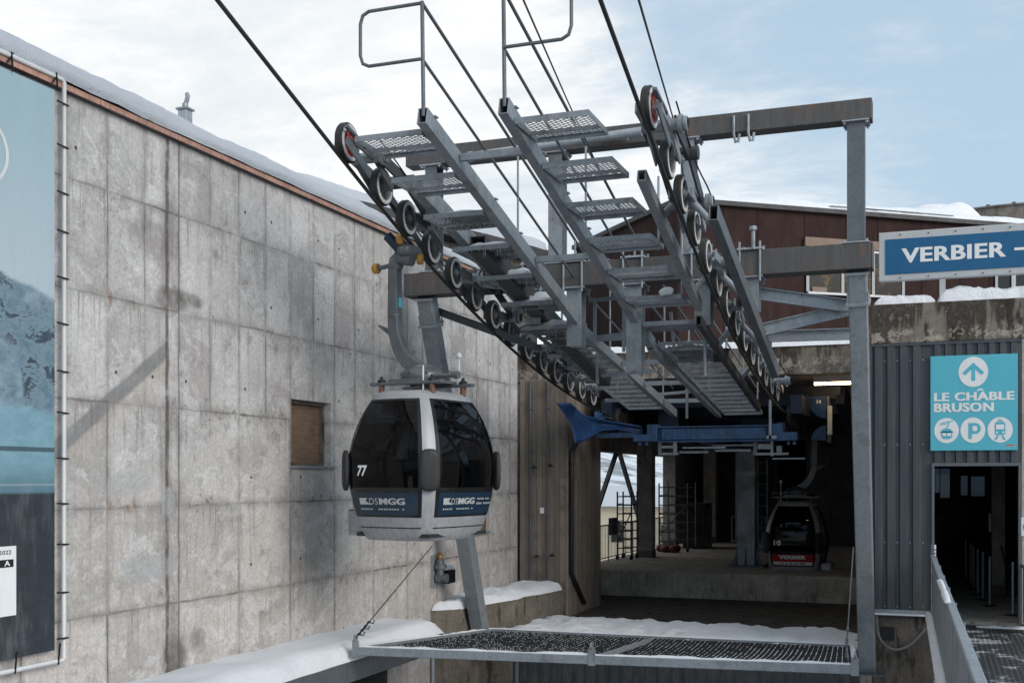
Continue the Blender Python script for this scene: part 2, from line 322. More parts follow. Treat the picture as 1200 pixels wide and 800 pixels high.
paint('copper', (0.44, 0.25, 0.19), 0.5, 0.25, 0.35, 4)
paint('white_paint', (0.60, 0.61, 0.62), 0.5, 0, 0.07)
paint('sign_white', (0.74, 0.75, 0.76), 0.5, 0, 0.04)
paint('sign_grey', (0.47, 0.48, 0.49), 0.45, 0.2, 0.06)
paint('sign_blue', (0.004, 0.095, 0.225), 0.4, 0, 0.05)
paint('sign_cyan', (0.085, 0.43, 0.545), 0.45, 0, 0.04)
paint('terminal_blue', (0.014, 0.056, 0.165), 0.45, 0.05, 0.45, 2.2)
paint('beam_blue', (0.04, 0.10, 0.215), 0.5, 0.05, 0.42, 2.6)
paint('navy', (0.008, 0.016, 0.042), 0.5, 0.1, 0.3)
paint('cabin_silver', (0.43, 0.44, 0.46), 0.42, 0.12, 0.07, 2)
def cabin_paint():
    g = G('cabin_silver'); p = g.obj(); s_ = g.sep(p)
    n = g.noise(p, 2.2, 5, .6); f = g.noise(p, 16, 5, .75); st = g.noise(g.scale(p, (12, 12, .8)), 1.6, 4, .6)
    c = g.mix(g.rng(n, .3, .7), (.31, .32, .34), (.36, .37, .39))
    dirt = g.math('MULTIPLY', g.rng(s_[2], .0, .9, .4, .1), g.rng(g.math('ADD', g.math('MULTIPLY', f, .5), g.math('MULTIPLY', st, .6)), .42, .72))
    c = g.mix(dirt, c, (.13, .12, .105)); c = g.mix(g.math('MULTIPLY', g.rng(f, .66, .7), .35), c, (.08, .075, .07))
    c = g.mix(g.n('ShaderNodeNewGeometry').outputs['Backfacing'], c, (.022, .022, .024))      # dark lining inside
    M['cabin_silver'] = g.set(c, g.rng(n, .3, .7, .36, .52), .1)
cabin_paint()
paint('cabin_grey', (0.15, 0.155, 0.165), 0.38, 0.4, 0.08, 2)
paint('cabin_blue', (0.008, 0.027, 0.054), 0.35, 0, 0.12)
paint('cabin_red', (0.36, 0.018, 0.02), 0.35, 0, 0.08)
paint('black_rubber', (0.014, 0.014, 0.015), 0.6, 0, 0.3)
paint('black_trim', (0.008, 0.008, 0.009), 0.3, 0, 0.2)
paint('worn_tyre', (0.022, 0.021, 0.02), 0.7, 0, 0.3)
paint('rim_grey', (0.55, 0.55, 0.55), 0.5, 0.15, 0.25, 8)
paint('disc_grey', (0.13, 0.13, 0.134), 0.5, 0.4, 0.35, 8)
paint('rim_red', (0.26, 0.028, 0.02), 0.5, 0, 0.3, 6)
paint('roller_yellow', (0.46, 0.25, 0.04), 0.5, 0, 0.25)
paint('rubber_spring', (0.15, 0.07, 0.035), 0.6, 0, 0.2)
paint('hanger_steel', (0.135, 0.148, 0.16), 0.45, 0.4, 0.18)
paint('dark_metal', (0.022, 0.023, 0.025), 0.5, 0.3, 0.3)
paint('brown_header', (0.17, 0.105, 0.075), 0.5, 0, 0.15)
paint('roof_metal', (0.06, 0.058, 0.06), 0.65, 0.2, 0.15)
paint('ink', (0.01, 0.01, 0.012), 0.6, 0, 0.05)
paint('red_print', (0.42, 0.02, 0.03), 0.5, 0, 0.05)
paint('cream_render', (.55, .48, .36), .8, 0, .08)
paint('brass', (0.35, 0.2, 0.06), 0.4, 0.6, 0.2)
paint('seat_dark', (0.02, 0.021, 0.023), 0.6, 0, 0.2)
paint('timber', (0.16, 0.11, 0.075), 0.7, 0, 0.25)
paint('rope_steel', (0.035, 0.034, 0.034), 0.5, 0.4, 0.3, 9)
paint('barrel_red', (0.12, 0.01, 0.01), 0.5, 0, 0.3)
paint('hose_grey', (0.19, 0.20, 0.20), 0.6, 0, 0.1)
paint('black_pipe', (0.012, 0.013, 0.014), 0.4, 0.1, 0.3)

def glassmat(key, tint, gloss_rough=0.02, trans=0.75, ior=1.33):
    g = G(key); nt = g.nt
    tr = g.n('ShaderNodeBsdfTransparent'); tr.inputs[0].default_value = tint + (1,)
    df = g.n('ShaderNodeBsdfGlossy'); df.inputs['Roughness'].default_value = gloss_rough; df.inputs['Color'].default_value = (0.8, 0.82, 0.85, 1)
    fr = g.n('ShaderNodeFresnel'); fr.inputs['IOR'].default_value = ior
    mx = g.n('ShaderNodeMixShader'); nt.links.new(fr.outputs[0], mx.inputs[0]); nt.links.new(tr.outputs[0], mx.inputs[1]); nt.links.new(df.outputs[0], mx.inputs[2])
    nt.links.new(mx.outputs[0], g.out.inputs[0]); M[key] = g.m
glassmat('tinted_glass', (0.21, 0.215, 0.23))
glassmat('tinted_pane', (0.17, 0.19, 0.21))
glassmat('clear_glass', (0.7, 0.74, 0.76))
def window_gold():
    g = G('painted_reflection_glass'); p = g.pos(); n = g.noise(p, 3.0, 5, 0.7)
    c = g.mix(g.rng(n, 0.5, 0.62), (0.014, 0.012, 0.011), (0.10, 0.055, 0.018)); M['painted_reflection_glass'] = g.set(c, 0.25, 0.0, Specular_IOR_Level=0.15)  # golden reflection painted into the dark glass colour as noise patches
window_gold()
def lampmat():
    g = G('lit_tube'); g.set((0.9, 0.85, 0.75), 0.5); g.bs.inputs['Emission Color'].default_value = (1.0, 0.70, 0.36, 1); g.bs.inputs['Emission Strength'].default_value = 18.0
    M['lit_tube'] = g.m
lampmat()

# ------------------------------------------------------------------ mesh builder
ORG = {}     # world origin of every built object
def frame(d, up=(0, 0, 1)):
    d = V(d).normalized(); up = V(up)
    if abs(d.dot(up)) > 0.985: up = V((0, 1, 0)) if abs(d.y) < 0.9 else V((1, 0, 0))
    s = d.cross(up).normalized(); return d, s, s.cross(d).normalized()
class MB:
    def __init__(s): s.v = []; s.f = []
    def add(s, vs, fs):
        b = len(s.v); s.v += [V(x) for x in vs]; s.f += [tuple(i + b for i in f) for f in fs]; return s
    def box(s, x0, x1, y0, y1, z0, z1):
        return s.add([(x0, y0, z0), (x1, y0, z0), (x1, y1, z0), (x0, y1, z0), (x0, y0, z1), (x1, y0, z1), (x1, y1, z1), (x0, y1, z1)],
                     [(0, 3, 2, 1), (4, 5, 6, 7), (0, 1, 5, 4), (1, 2, 6, 5), (2, 3, 7, 6), (3, 0, 4, 7)])
    def bar(s, p, q, w, h, up=(0, 0, 1)):
        p, q = V(p), V(q); d, sd, u = frame(q - p, up); a, b = sd * w / 2, u * h / 2
        return s.add([p - a - b, p + a - b, p + a + b, p - a + b, q - a - b, q + a - b, q + a + b, q - a + b],
                     [(0, 1, 2, 3), (7, 6, 5, 4), (0, 4, 5, 1), (1, 5, 6, 2), (2, 6, 7, 3), (3, 7, 4, 0)])
    def hollow(s, p, q, w, h, t=0.012, up=(0, 0, 1)):      # open-ended box section
        p, q = V(p), V(q); d, sd, u = frame(q - p, up)
        def ring(o, k): return [o - sd * (w / 2 - k) - u * (h / 2 - k), o + sd * (w / 2 - k) - u * (h / 2 - k), o + sd * (w / 2 - k) + u * (h / 2 - k), o - sd * (w / 2 - k) + u * (h / 2 - k)]
        vs = ring(p, 0) + ring(q, 0) + ring(p, t) + ring(q, t); fs = []
        for i in range(4):
            j = (i + 1) % 4
            fs += [(i, i + 4, j + 4, j), (i + 8, j + 8, j + 12, i + 12), (i, j, j + 8, i + 8), (i + 4, i + 12, j + 12, j + 4)]
        return s.add(vs, fs)
    def channel(s, p, q, w, h, t=0.014, side=1, up=(0, 0, 1)):   # C section open to one side
        p, q = V(p), V(q); d, sd, u = frame(q - p, up); sd = sd * side
        s.bar(p - sd * (w / 2 - t / 2), q - sd * (w / 2 - t / 2), t, h, up)
        for k in (1, -1): s.bar(p + u * k * (h / 2 - t / 2) + sd * t / 2, q + u * k * (h / 2 - t / 2) + sd * t / 2, w - t, t, up)
        return s
    def ibeam(s, p, q, w, h, t=0.016, up=(0, 0, 1)):
        p, q = V(p), V(q); d, sd, u = frame(q - p, up)
        for k in (1, -1): s.bar(p + u * k * (h / 2 - t / 2), q + u * k * (h / 2 - t / 2), w, t, up)
        return s.bar(p, q, t, h - 2 * t, up)
    def cyl(s, p, q, r, r2=None, n=12, caps=True):
        p, q = V(p), V(q); r2 = r if r2 is None else r2; d, sd, u = frame(q - p)
        vs = []
        for o, rr in ((p, r), (q, r2)):
            for i in range(n):
                a = 2 * math.pi * i / n; vs.append(o + (sd * math.cos(a) + u * math.sin(a)) * rr)
        fs = [(i, (i + 1) % n, n + (i + 1) % n, n + i) for i in range(n)]
        if caps: fs += [tuple(range(n - 1, -1, -1)), tuple(range(n, 2 * n))]
        return s.add(vs, fs)
    def tube(s, pts, r, n=8, closed=False):
        pts = [V(p) for p in pts]; vs = []; m = len(pts); up0 = None
        for i, p in enumerate(pts):
            if closed: d = pts[(i + 1) % m] - pts[i - 1]
            else: d = (pts[min(i + 1, m - 1)] - pts[max(i - 1, 0)])
            d = d.normalized()
            if up0 is None: _, sd, u = frame(d)
            else:
                sd = up0 - d * up0.dot(d); sd.normalize(); u = sd.cross(d)
            up0 = sd
            for j in range(n):
                a = 2 * math.pi * j / n; vs.append(p + (sd * math.cos(a) + u * math.sin(a)) * r)
        fs = []
        for i in range(m if closed else m - 1):
            k = (i + 1) % m
            for j in range(n): fs.append((i * n + j, i * n + (j + 1) % n, k * n + (j + 1) % n, k * n + j))
        if not closed: fs += [tuple(range(n - 1, -1, -1)), tuple((m - 1) * n + j for j in range(n))]
        return s.add(vs, fs)
    def lathe(s, prof, c=(0, 0, 0), axis=(0, 0, 1), n=24):    # prof: (radius, height along the axis)
        c = V(c); d, sd, u = frame(axis); vs = []
        for r, h in prof:
            for i in range(n):
                a = 2 * math.pi * i / n; vs.append(c + d * h + (sd * math.cos(a) + u * math.sin(a)) * r)
        fs = []
        for k in range(len(prof) - 1):
            for i in range(n): fs.append((k * n + i, k * n + (i + 1) % n, (k + 1) * n + (i + 1) % n, (k + 1) * n + i))
        return s.add(vs, fs)
    def prism(s, poly, ext):
        poly = [V(p) for p in poly]; ext = V(ext); n = len(poly)
        return s.add(poly + [p + ext for p in poly], [tuple(range(n - 1, -1, -1)), tuple(range(n, 2 * n))] + [(i, (i + 1) % n, n + (i + 1) % n, n + i) for i in range(n)])
    def grid(s, fn, nu, nv):
        vs = [fn(i / nu, j / nv) for j in range(nv + 1) for i in range(nu + 1)]
        return s.add(vs, [(j * (nu + 1) + i, j * (nu + 1) + i + 1, (j + 1) * (nu + 1) + i + 1, (j + 1) * (nu + 1) + i) for j in range(nv) for i in range(nu)])
    def blob(s, c, d, e=3.0, rot=None, nu=16, nv=10):         # superellipsoid
        c = V(c); vs = []; sg = lambda x, k: math.copysign(abs(x) ** k, x); k = 2.0 / e
        for j in range(nv + 1):
            b = -math.pi / 2 + math.pi * j / nv
            for i in range(nu):
                a = 2 * math.pi * i / nu
                p = V((sg(math.cos(b), k) * sg(math.cos(a), k) * d[0], sg(math.cos(b), k) * sg(math.sin(a), k) * d[1], sg(math.sin(b), k) * d[2]))
                vs.append(c + (rot @ p if rot else p))
        return s.add(vs, [(j * nu + i, j * nu + (i + 1) % nu, (j + 1) * nu + (i + 1) % nu, (j + 1) * nu + i) for j in range(nv) for i in range(nu)])
    def build(s, name, mat, parent=None, at=None, local=False, smooth=False, bevel=0.0, solid=0.0):
        # at: verts are local to this world point; local: verts are in the parent's own frame; else verts are world points
        me = bpy.data.meshes.new(name)
        if at is not None: o0 = V(at); vs = s.v
        elif local: o0 = None; vs = s.v
        elif parent is not None: o0 = V(ORG[parent.name]); vs = [p - o0 for p in s.v]
        else:
            xs = [p.x for p in s.v]; ys = [p.y for p in s.v]; zs = [p.z for p in s.v]
            o0 = V(((min(xs) + max(xs)) / 2, (min(ys) + max(ys)) / 2, min(zs))); vs = [p - o0 for p in s.v]
        me.from_pydata([tuple(p) for p in vs], [], s.f); me.validate()
        bm = bmesh.new(); bm.from_mesh(me); bmesh.ops.recalc_face_normals(bm, faces=bm.faces); bm.to_mesh(me); bm.free()
        me.materials.append(M[mat])
        o = bpy.data.objects.new(name, me); COL.objects.link(o)
        if parent is not None:
            o.parent = parent
            if o0 is not None: o.location = o0 - V(ORG[parent.name])
            ORG[o.name] = o0 if o0 is not None else ORG[parent.name]
        else: o.location = o0; ORG[o.name] = o0
        if smooth:
            me.shade_smooth()
            if smooth != True:
                me.set_sharp_from_angle(angle=R(smooth))
        if solid:
            m = o.modifiers.new('thickness', 'SOLIDIFY'); m.thickness = solid; m.offset = 0
        if bevel:
            m = o.modifiers.new('bevel', 'BEVEL'); m.width = bevel; m.segments = 2; m.limit_method = 'ANGLE'; m.angle_limit = R(50)
        return o
def tag(o, label, cat, group=None, kind=None):
    o['label'] = label; o['category'] = cat
    if group: o['group'] = group
    if kind: o['kind'] = kind
    return o
def thing(name, label, cat, loc, group=None, rotz=0.0):
    o = bpy.data.objects.new(name, None); o.empty_display_size = 0.2; COL.objects.link(o); o.location = loc; o.rotation_euler = (0, 0, rotz)
    ORG[o.name] = V(loc); return tag(o, label, cat, group)
def structure(o): o['kind'] = 'structure'; return o
def dup_part(src, parent, at):
    c = src.copy(); COL.objects.link(c); c.parent = parent; c.location = V(at) - V(ORG[parent.name]); ORG[c.name] = V(at)
    for g in src.children:
        d = g.copy(); COL.objects.link(d); d.parent = c; ORG[d.name] = V(at)
    return c

# text as flat mesh faces, mapped through fn(x, y)
def text2d(body, bold=0.0, space=1.06):
    cu = bpy.data.curves.new('text_outline', 'FONT'); cu.body = body; cu.size = 1; cu.space_character = space; cu.offset = bold; cu.resolution_u = 3
    o = bpy.data.objects.new('text_outline', cu); COL.objects.link(o)
    bpy.context.view_layer.update()
    me = bpy.data.meshes.new_from_object(o.evaluated_get(bpy.context.evaluated_depsgraph_get()))
    vs = [(v.co.x, v.co.y) for v in me.vertices]; fs = [tuple(p.vertices) for p in me.polygons]
    bpy.data.objects.remove(o); bpy.data.curves.remove(cu); bpy.data.meshes.remove(me)
    return vs, fs
def put_text(mb, body, fn, x0, x1, y0, y1, bold=0.0, fit=None, shear=0.0):
    vs, fs = text2d(body, bold); rv = text2d(fit, bold)[0] if fit else vs
    ax, bx = min(p[0] for p in rv), max(p[0] for p in rv); ay, by = min(p[1] for p in rv), max(p[1] for p in rv)
    out = []
    for x, y in vs:
        tx = (x - ax) / (bx - ax); ty = (y - ay) / (by - ay)
        out.append(fn(x0 + (x1 - x0) * tx + shear * ty, y0 + (y1 - y0) * ty))
    mb.add(out, fs)

def lump(p, sc, amp): return mnoise.noise(V(p) * sc) * amp
def snow_sheet(mb, a, b, c, d, th, nu, nv, amp=0.03, edge=0.16, sc=2.2, drop=0.02, ragged=0.05):
    nu, nv = int(nu * 1.7), int(nv * 1.7)
    """rounded blanket on the quad a-b-c-d (world points on the surface below)"""
    a, b, c, d = V(a), V(b), V(c), V(d); lu, lv = (b - a).length, (d - a).length
    def fn(u, v):
        p = a * (1 - u) * (1 - v) + b * u * (1 - v) + c * u * v + d * (1 - u) * v
        e = min(u * lu, (1 - u) * lu, v * lv, (1 - v) * lv)
        k = min(1, e / edge); k = math.sqrt(max(0, 1 - (1 - k) ** 2))
        cen = (a + b + c + d) / 4; out = (p - cen); out.z = 0
        r = lump(p, 1.7, ragged) + lump(p, 5, ragged * 0.6) + lump(p, 13, ragged * 0.25)
        p = p + out.normalized() * r * (1 - k * 0.7)
        p.z += -drop + (th + drop) * k + (lump(p, sc, amp) + lump(p, sc * 3, amp * 0.5) + lump(p, sc * 8, amp * 0.22)) * k
        return p
    mb.grid(fn, nu, nv); return mb

# ------------------------------------------------------------------ levels
XW = -9.2                 # face of the big concrete wall
YF = 21.6                 # front of the entrance building and of the lower floor
ZP = -2.52                # platform / walkway level
ZL = -3.2                 # lower floor
ZG = -6.6                 # yard
# ================================================================== SETTING
g_ = MB(); n_ = 40
g_.grid(lambda u, v: V((-400 + 800 * u, -200 + 800 * v, ZG)), n_, n_); structure(g_.build('ground', 'snowy_ground'))
m = MB().box(XW, -1.3, YF, 30.2, ZL - 0.35, ZL); structure(m.build('lower_floor', 'wet_floor'))
m = MB().box(-9.6, -1.3, 30.2, 56, ZL - 0.35, ZP); structure(m.build('platform', 'hall_floor', bevel=0.02))
m = MB().box(-0.02, 7.0, YF + 0.1, 52, ZP - 0.3, ZP); structure(m.build('hall_floor', 'hall_floor'))
m = MB().box(0.02, 4.0, -40.0, YF - 0.06, ZP - 0.16, ZP - 0.04); structure(m.build('walkway', 'grid_walkway'))

def hill(u, v):
    x = -30 - 330 * v; y = -20 + 420 * u; h = (v ** .8) * 62 * (.75 + .5 * mnoise.noise(V((x, y, 0)) * .012))
    return V((x, y, ZG - .3 + h + lump((x, y, 0), .06, 1.6) * min(1, v * 4)))
h_ = MB().grid(hill, 90, 50); structure(h_.build('hillside', 'hill_snow', smooth=True))
hs = at_t(715, 600, 95); ho = thing('cream_house', 'cream rendered house seen through the daylight gap of the hall', 'house', (hs.x, hs.y, ZG))
MB().box(hs.x - 9, hs.x + 9, hs.y - 5, hs.y + 5, ZG, -2.2).build('wall', 'cream_render', ho)
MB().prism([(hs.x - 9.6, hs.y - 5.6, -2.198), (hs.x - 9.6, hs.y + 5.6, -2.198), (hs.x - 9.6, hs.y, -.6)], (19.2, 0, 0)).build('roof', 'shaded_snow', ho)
for k in (-6, -2, 2, 6):
    MB().box(hs.x + k - .5, hs.x + k + .5, hs.y - 5.06, hs.y - 5.002, -5, -3.6).build('window', 'painted_reflection_glass', ho)

# ================================================================== BIG CONCRETE BUILDING (left)
cb = thing('concrete_building', 'tall raw concrete building with formwork joints and snowy eaves on the left', 'building', (XW - 3, 12, ZG))
W1 = (15.10, 16.32, 0.19, 1.21)      # window opening y0 y1 z0 z1
ZT = 4.33
m = MB()
m.box(XW - 0.4, XW, -45, W1[0], ZG, ZT); m.box(XW - 0.4, XW, W1[1], 25.1, ZG, ZT)
m.box(XW - 0.4, XW, W1[0], W1[1], ZG, W1[2]); m.box(XW - 0.4, XW, W1[0], W1[1], W1[3], ZT)
m.build('wall', 'shuttered_concrete', cb)
MB().box(XW - 7, XW - 0.4, -45, 25.1, ZG, ZT - 0.1).build('core', 'damp_concrete', cb)
m = MB(); m.prism([(XW + 0.07, -45, ZT), (XW + 0.07, -45, ZT + 0.07), (XW - 3.5, -45, ZT + 1.05), (XW - 7, -45, ZT)], (0, 70.1, 0)); m.build('roof', 'roof_metal', cb)
m = MB()
for k in range(13): m.box(XW + 0.072, XW + 0.086, -6 + k * 2.4, -6 + k * 2.4 + 2.39, ZT + 0.005, ZT + 0.072); m.box(XW + 0.0865, XW + 0.092, -6 + k * 2.4 - 0.03, -6 + k * 2.4 + 0.03, ZT + 0.007, ZT + 0.070)
m.build('copper_flashing', 'copper', cb)
w = MB().box(XW - 0.26, XW - 0.20, W1[0] + 0.05, W1[1] - 0.05, W1[2] + 0.05, W1[3] - 0.05).build('window', 'weathered_plywood', cb)
w['label'] = 'brown plywood boarded window'
m = MB()
for (y0, y1, z0, z1) in ((W1[0], W1[0] + 0.05, W1[2], W1[3]), (W1[1] - 0.05, W1[1], W1[2], W1[3]), (W1[0] + .05, W1[1] - .05, W1[3] - 0.05, W1[3]), (W1[0] + .05, W1[1] - .05, W1[2], W1[2] + 0.05)):
    m.box(XW - 0.27, XW - 0.12, y0, y1, z0, z1)
m.build('frame', 'damp_concrete', w)
MB().box(XW - 0.12, XW + 0.06, W1[0] - 0.02, W1[1] + 0.1, W1[2] - 0.03, W1[2] - 0.001).build('sill', 'galvanised_light', w, bevel=0.006)
w2 = MB().box(XW + 0.002, XW + 0.012, 22.3, 23.1, -1.15, -0.2).build('window', 'weathered_plywood', cb)
MB().box(XW + 0.002, XW + 0.09, 22.2, 23.2, -1.2, -1.152).build('sill', 'galvanised_light', w2)
# snow on its eaves
m = MB()
prof = [(0.11, 0.03), (0.13, 0.10), (0.10, 0.17), (0.02, 0.26), (-0.14, 0.37), (-0.36, 0.48), (-0.7, 0.60), (-1.2, 0.74), (-2.0, 0.93), (-3.3, 1.22)]
NY = 260
def eave(u, v):
    y = -6 + 31.0 * u; k = v * (len(prof) - 1); i = min(int(k), len(prof) - 2); f = k - i
    px = prof[i][0] * (1 - f) + prof[i + 1][0] * f; pz = prof[i][1] * (1 - f) + prof[i + 1][1] * f
    e = 1.0 if y < 19 else max(0.55, 1 - (y - 19) * 0.08)
    n = lump((0, y, v * 2), 0.7, 0.06) + lump((3, y, v * 5), 2.4, 0.028) + lump((7, y, v * 12), 7, 0.012)
    return V((XW + px + n * 0.5, y, ZT + 0.05 + pz * e + n * (0.3 + v)))
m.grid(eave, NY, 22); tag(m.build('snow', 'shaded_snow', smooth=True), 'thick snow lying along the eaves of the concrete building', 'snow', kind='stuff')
# chimney pipe beyond the snow
ch = thing('roof_vent', 'small square metal vent with a crooked cowl on the left roof', 'vent', at_t(217, 165, 17.8))
c0 = at_t(217, 150, 17.8); s_ = 17.8 / FPX
m = MB(); m.box(c0.x - 6 * s_, c0.x + 6 * s_, c0.y - .08, c0.y + .08, c0.z - 0.4, c0.z + 0.27); m.build('duct', 'galvanised_light', ch, bevel=0.01)
m = MB(); m.box(c0.x - 8 * s_, c0.x + 8 * s_, c0.y - .1, c0.y + .1, c0.z + 0.27, c0.z + 0.30); m.cyl(c0 + V((0, 0, .3)), c0 + V((0, 0, .38)), .045); m.tube([c0 + V((0.0, 0, .36)), c0 + V((.03, 0, .42)), c0 + V((.05, 0, .5)), c0 + V((.03, 0, .53))], .035); m.build('cowl', 'galvanised', ch, smooth=40)

# poster on the wall with its pipe frame
XP = XW + 0.10
def wallpt(u, v, X=XP): return on_x(u, v, X)
tr = wallpt(64, 106); br = wallpt(65.5, 761); frt = wallpt(75, 112); frb = wallpt(78, 765)
y1 = tr.y; zt = tr.z; zb = br.z; ya = 4.5
po = thing('advertising_banner', 'large printed banner of a blue snowy mountain in a tubular frame', 'banner', (XP, 7, zb - 0.1))
MB().box(XP - 0.004, XP, ya, y1, zb, zt).build('printed_sheet', 'printed_poster', po)
fy = frt.y; fzt = zt + 0.16; fzb = zb - 0.13
m = MB(); m.tube([(XP, ya - .3, fzt), (XP, fy - .03, fzt), (XP, fy, fzt - .03), (XP, fy, fzb + .03), (XP, fy - .03, fzb), (XP, ya - .3, fzb)], 0.026, 10); m.build('frame', 'white_paint', po, smooth=60)
m0 = MB(); m0.bar((0.03, -.14, 0.008), (0.03, .03, 0.0), .008, .02); m0.bar((-.03, .034, .0), (.036, .034, .0), .02, .012); m0.bar((0.0, .03, .02), (-0.08, .05, .03), .01, .02)
st0 = None
for k in range(13):
    z = zb + 0.12 + (zt - zb - 0.2) * k / 12
    p = (XP, fy, z + random.uniform(-.05, .05))
    if st0 is None: st0 = m0.build('strap', 'ink', po, at=p)
    else: dup_part(st0, po, p)
m1 = MB(); m1.bar((0.03, 0, -.03), (0.03, 0.02, .17), .02, .008); m1.bar((0.03, 0.02, .17), (0.0, .06, .19), .02, .01)
st1 = m1.build('strap', 'ink', po, at=(XP, fy - .12, fzb))
for y in (fy - .75, fy - 1.4, fy - 2.0): dup_part(st1, po, (XP, y, fzb))
m2 = MB(); m2.bar((0.03, 0, .03), (0.03, 0.02, -.17), .02, .008); m2.bar((0.03, -0.06, -.1), (0.0, .06, .05), .02, .01)
st2 = m2.build('strap', 'ink', po, at=(XP, fy - .15, fzt))
for y in (fy - .8, fy - 1.45, fy - 2.0): dup_part(st2, po, (XP, y, fzt))
lb1 = on_x(18.5, 639, XP); lb0 = on_x(18.5, 720, XP); ly1 = lb1.y
lab = MB().box(XP + 0.002, XP + 0.006, ly1 - 1.1, ly1, lb0.z, lb1.z).build('notice', 'sign_white', po)
def L2(x, y): return V((XP + 0.009, ly1 - 1.1 + x, lb0.z + y))
H = lb1.z - lb0.z
m = MB(); put_text(m, '2022', L2, 0.86, 1.03, H * .885, H * .945, .01)
m.add([L2(.78, H * .76), L2(.86, H * .70), L2(1.06, H * .70), L2(1.06, H * .81), L2(.86, H * .81)], [(0, 1, 2, 3, 4)])
m.build('print', 'ink', lab)
m = MB(); put_text(m, 'A', lambda x, y: L2(x, y) + V((.003, 0, 0)), .93, 1.01, H * .72, H * .795, .03); m.build('letter', 'sign_white', lab)
m = MB(); ctr = on_x(-22, 173, XP); NN = 40
m.lathe([(0.325, 0.004), (0.365, 0.004)], (XP, ctr.y, ctr.z), (1, 0, 0), 48); m.build('ring_emblem', 'white_paint', po)

# ================================================================== PIER + STATION BUILDING
sb = thing('station_building', 'dark open cable car station hall under a stained concrete lintel', 'building', (-5, 38, ZG))
m = MB().box(-9.16, -7.97, 25.1, 27.9, ZG, 2.3); m.build('pier', 'board_marked_concrete', sb, bevel=0.03)
MB().box(-9.6, -1.32, 26.0, 26.6, 2.302, 2.95).build('lintel', 'mossy_concrete', sb, bevel=0.02)
MB().box(-9.6, -1.32, 26.602, 56, 2.4, 2.93).build('ceiling', 'hall_concrete', sb)
MB().box(-1.3, -1.1, YF + .01, 56, ZG, 2.94).build('side_wall', 'hall_concrete', sb)
m = MB(); m.box(-9.75, -9.35, 27.9, 56, 0.80, 2.39); m.box(-9.75, -9.35, 43.5, 56, ZP, 0.798); m.box(-9.75, -9.35, 27.9, 31.4, ZL - .3, 0.798); m.build('side_wall', 'hall_concrete', sb)
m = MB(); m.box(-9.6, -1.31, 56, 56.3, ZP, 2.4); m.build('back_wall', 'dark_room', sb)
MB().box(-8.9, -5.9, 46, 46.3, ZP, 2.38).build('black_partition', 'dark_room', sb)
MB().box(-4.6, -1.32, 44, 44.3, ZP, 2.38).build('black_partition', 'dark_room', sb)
for (x, y, w_) in ((-8.73, 35.8, .25), (-9.15, 41.3, .24), (-8.35, 44.9, .24), (-7.2, 45.2, .2)):
    c = MB().box(x - w_, x + w_, y - w_, y + w_, ZP, 2.38).build('column', 'hall_concrete', sb, bevel=0.02)
    MB().box(x - w_ - .01, x + w_ + .01, y - w_ - .01, y + w_ + .01, ZP + .003, ZP + .22).build('foot', 'tower_concrete', c)
MB().bar((-8.6, 28.6, ZL), (-8.6, 28.6, 2.3), .18, .22).build('post', 'galvanised_dark', sb)
m = MB(); m.bar((-9.55, 32.2, -1.6), (-9.55, 35.2, .8), .12, .12); m.bar((-9.55, 35.6, .8), (-9.55, 38.4, -1.6), .12, .12); m.build('brace', 'galvanised_dark', sb)
lf = MB().box(-2.7, -1.75, 27.44, 27.56, 2.235, 2.39).build('ceiling_light', 'white_paint', sb)
MB().cyl((-2.68, 27.5, 2.20), (-1.77, 27.5, 2.20), .03).build('lit_tube', 'lit_tube', lf)
# lower facade below the floor edge
m = MB(); k = 0; x = -7.9
while x < -1.35:
    m.box(x, x + .02, YF - .05, YF - .005, ZG, ZL - .06); m.box(x + .02, min(x + .24, -1.31), YF - .025, YF - .005, ZG, ZL - .06); x += .24
m.build('lower_siding', 'slate_siding', sb)
MB().box(-8.7, -7.95, YF - .3, YF - .002, ZG, ZL - .1).build('lower_pier', 'damp_concrete', sb, bevel=.02)
MB().cyl((-7.9, YF - .12, ZG), (-7.9, YF - .12, ZL - .05), .06).build('pipe', 'galvanised_dark', sb, smooth=60)
# conduits, drain pipe, taps on the pier
cd = None
for uu in (621.5, 642):
    p = on_y(uu, 676, 25.06); q = p.copy(); q.z = 2.25
    mm = MB().cyl(p, q, .022)
    for z in (-2.4, -.9, .6, 1.6): mm.box(p.x - .05, p.x + .05, 25.03, 25.098, z, z + .03)
    cd = mm.build('conduit', 'galvanised_dark', sb, smooth=60)
p = on_y(635, 598, 25.07); MB().box(p.x - .05, p.x + .05, 25.05, 25.097, p.z - .07, p.z + .07).build('junction_box', 'sign_white', sb, bevel=.01)
for uu, vv in ((645, 545), (626, 547), (647, 650), (629, 651)):
    p = on_y(uu, vv, 25.06); MB().cyl(p + V((0, .03, 0)), p + V((0, -.08, 0)), .03).cyl(p + V((0, -.06, 0)), p + V((.09, -.06, -.02)), .014).build('tap', 'dark_metal', sb, smooth=50)
pa = [on_x(678, 514, -7.90), on_x(667.5, 530, -7.90), on_x(667.5, 560, -7.90), on_x(668.5, 672, -7.90), on_x(685, 706, -7.90)]
pa = [V((-7.90, min(max(a.y, 25.2), 26.9), a.z)) for a in pa]
m = MB().tube(pa, .05, 10)
for z in (.3, -1.2): m.lathe([(.057, 0), (.06, .03), (.057, .06)], (pa[2].x, pa[2].y, z), n=12)
m.build('drain_pipe', 'black_pipe', sb, smooth=60)

# roof-edge snow over the lintel
m = MB(); snow_sheet(m, (-9.4, 25.97, 2.953), (-1.5, 25.97, 2.953), (-1.5, 28.6, 2.935), (-9.4, 28.6, 2.935), .15, 70, 18, .03, .2)
tag(m.build('snow', 'snow', smooth=True), 'snow strip along the roof edge above the dark station opening', 'snow', kind='stuff')

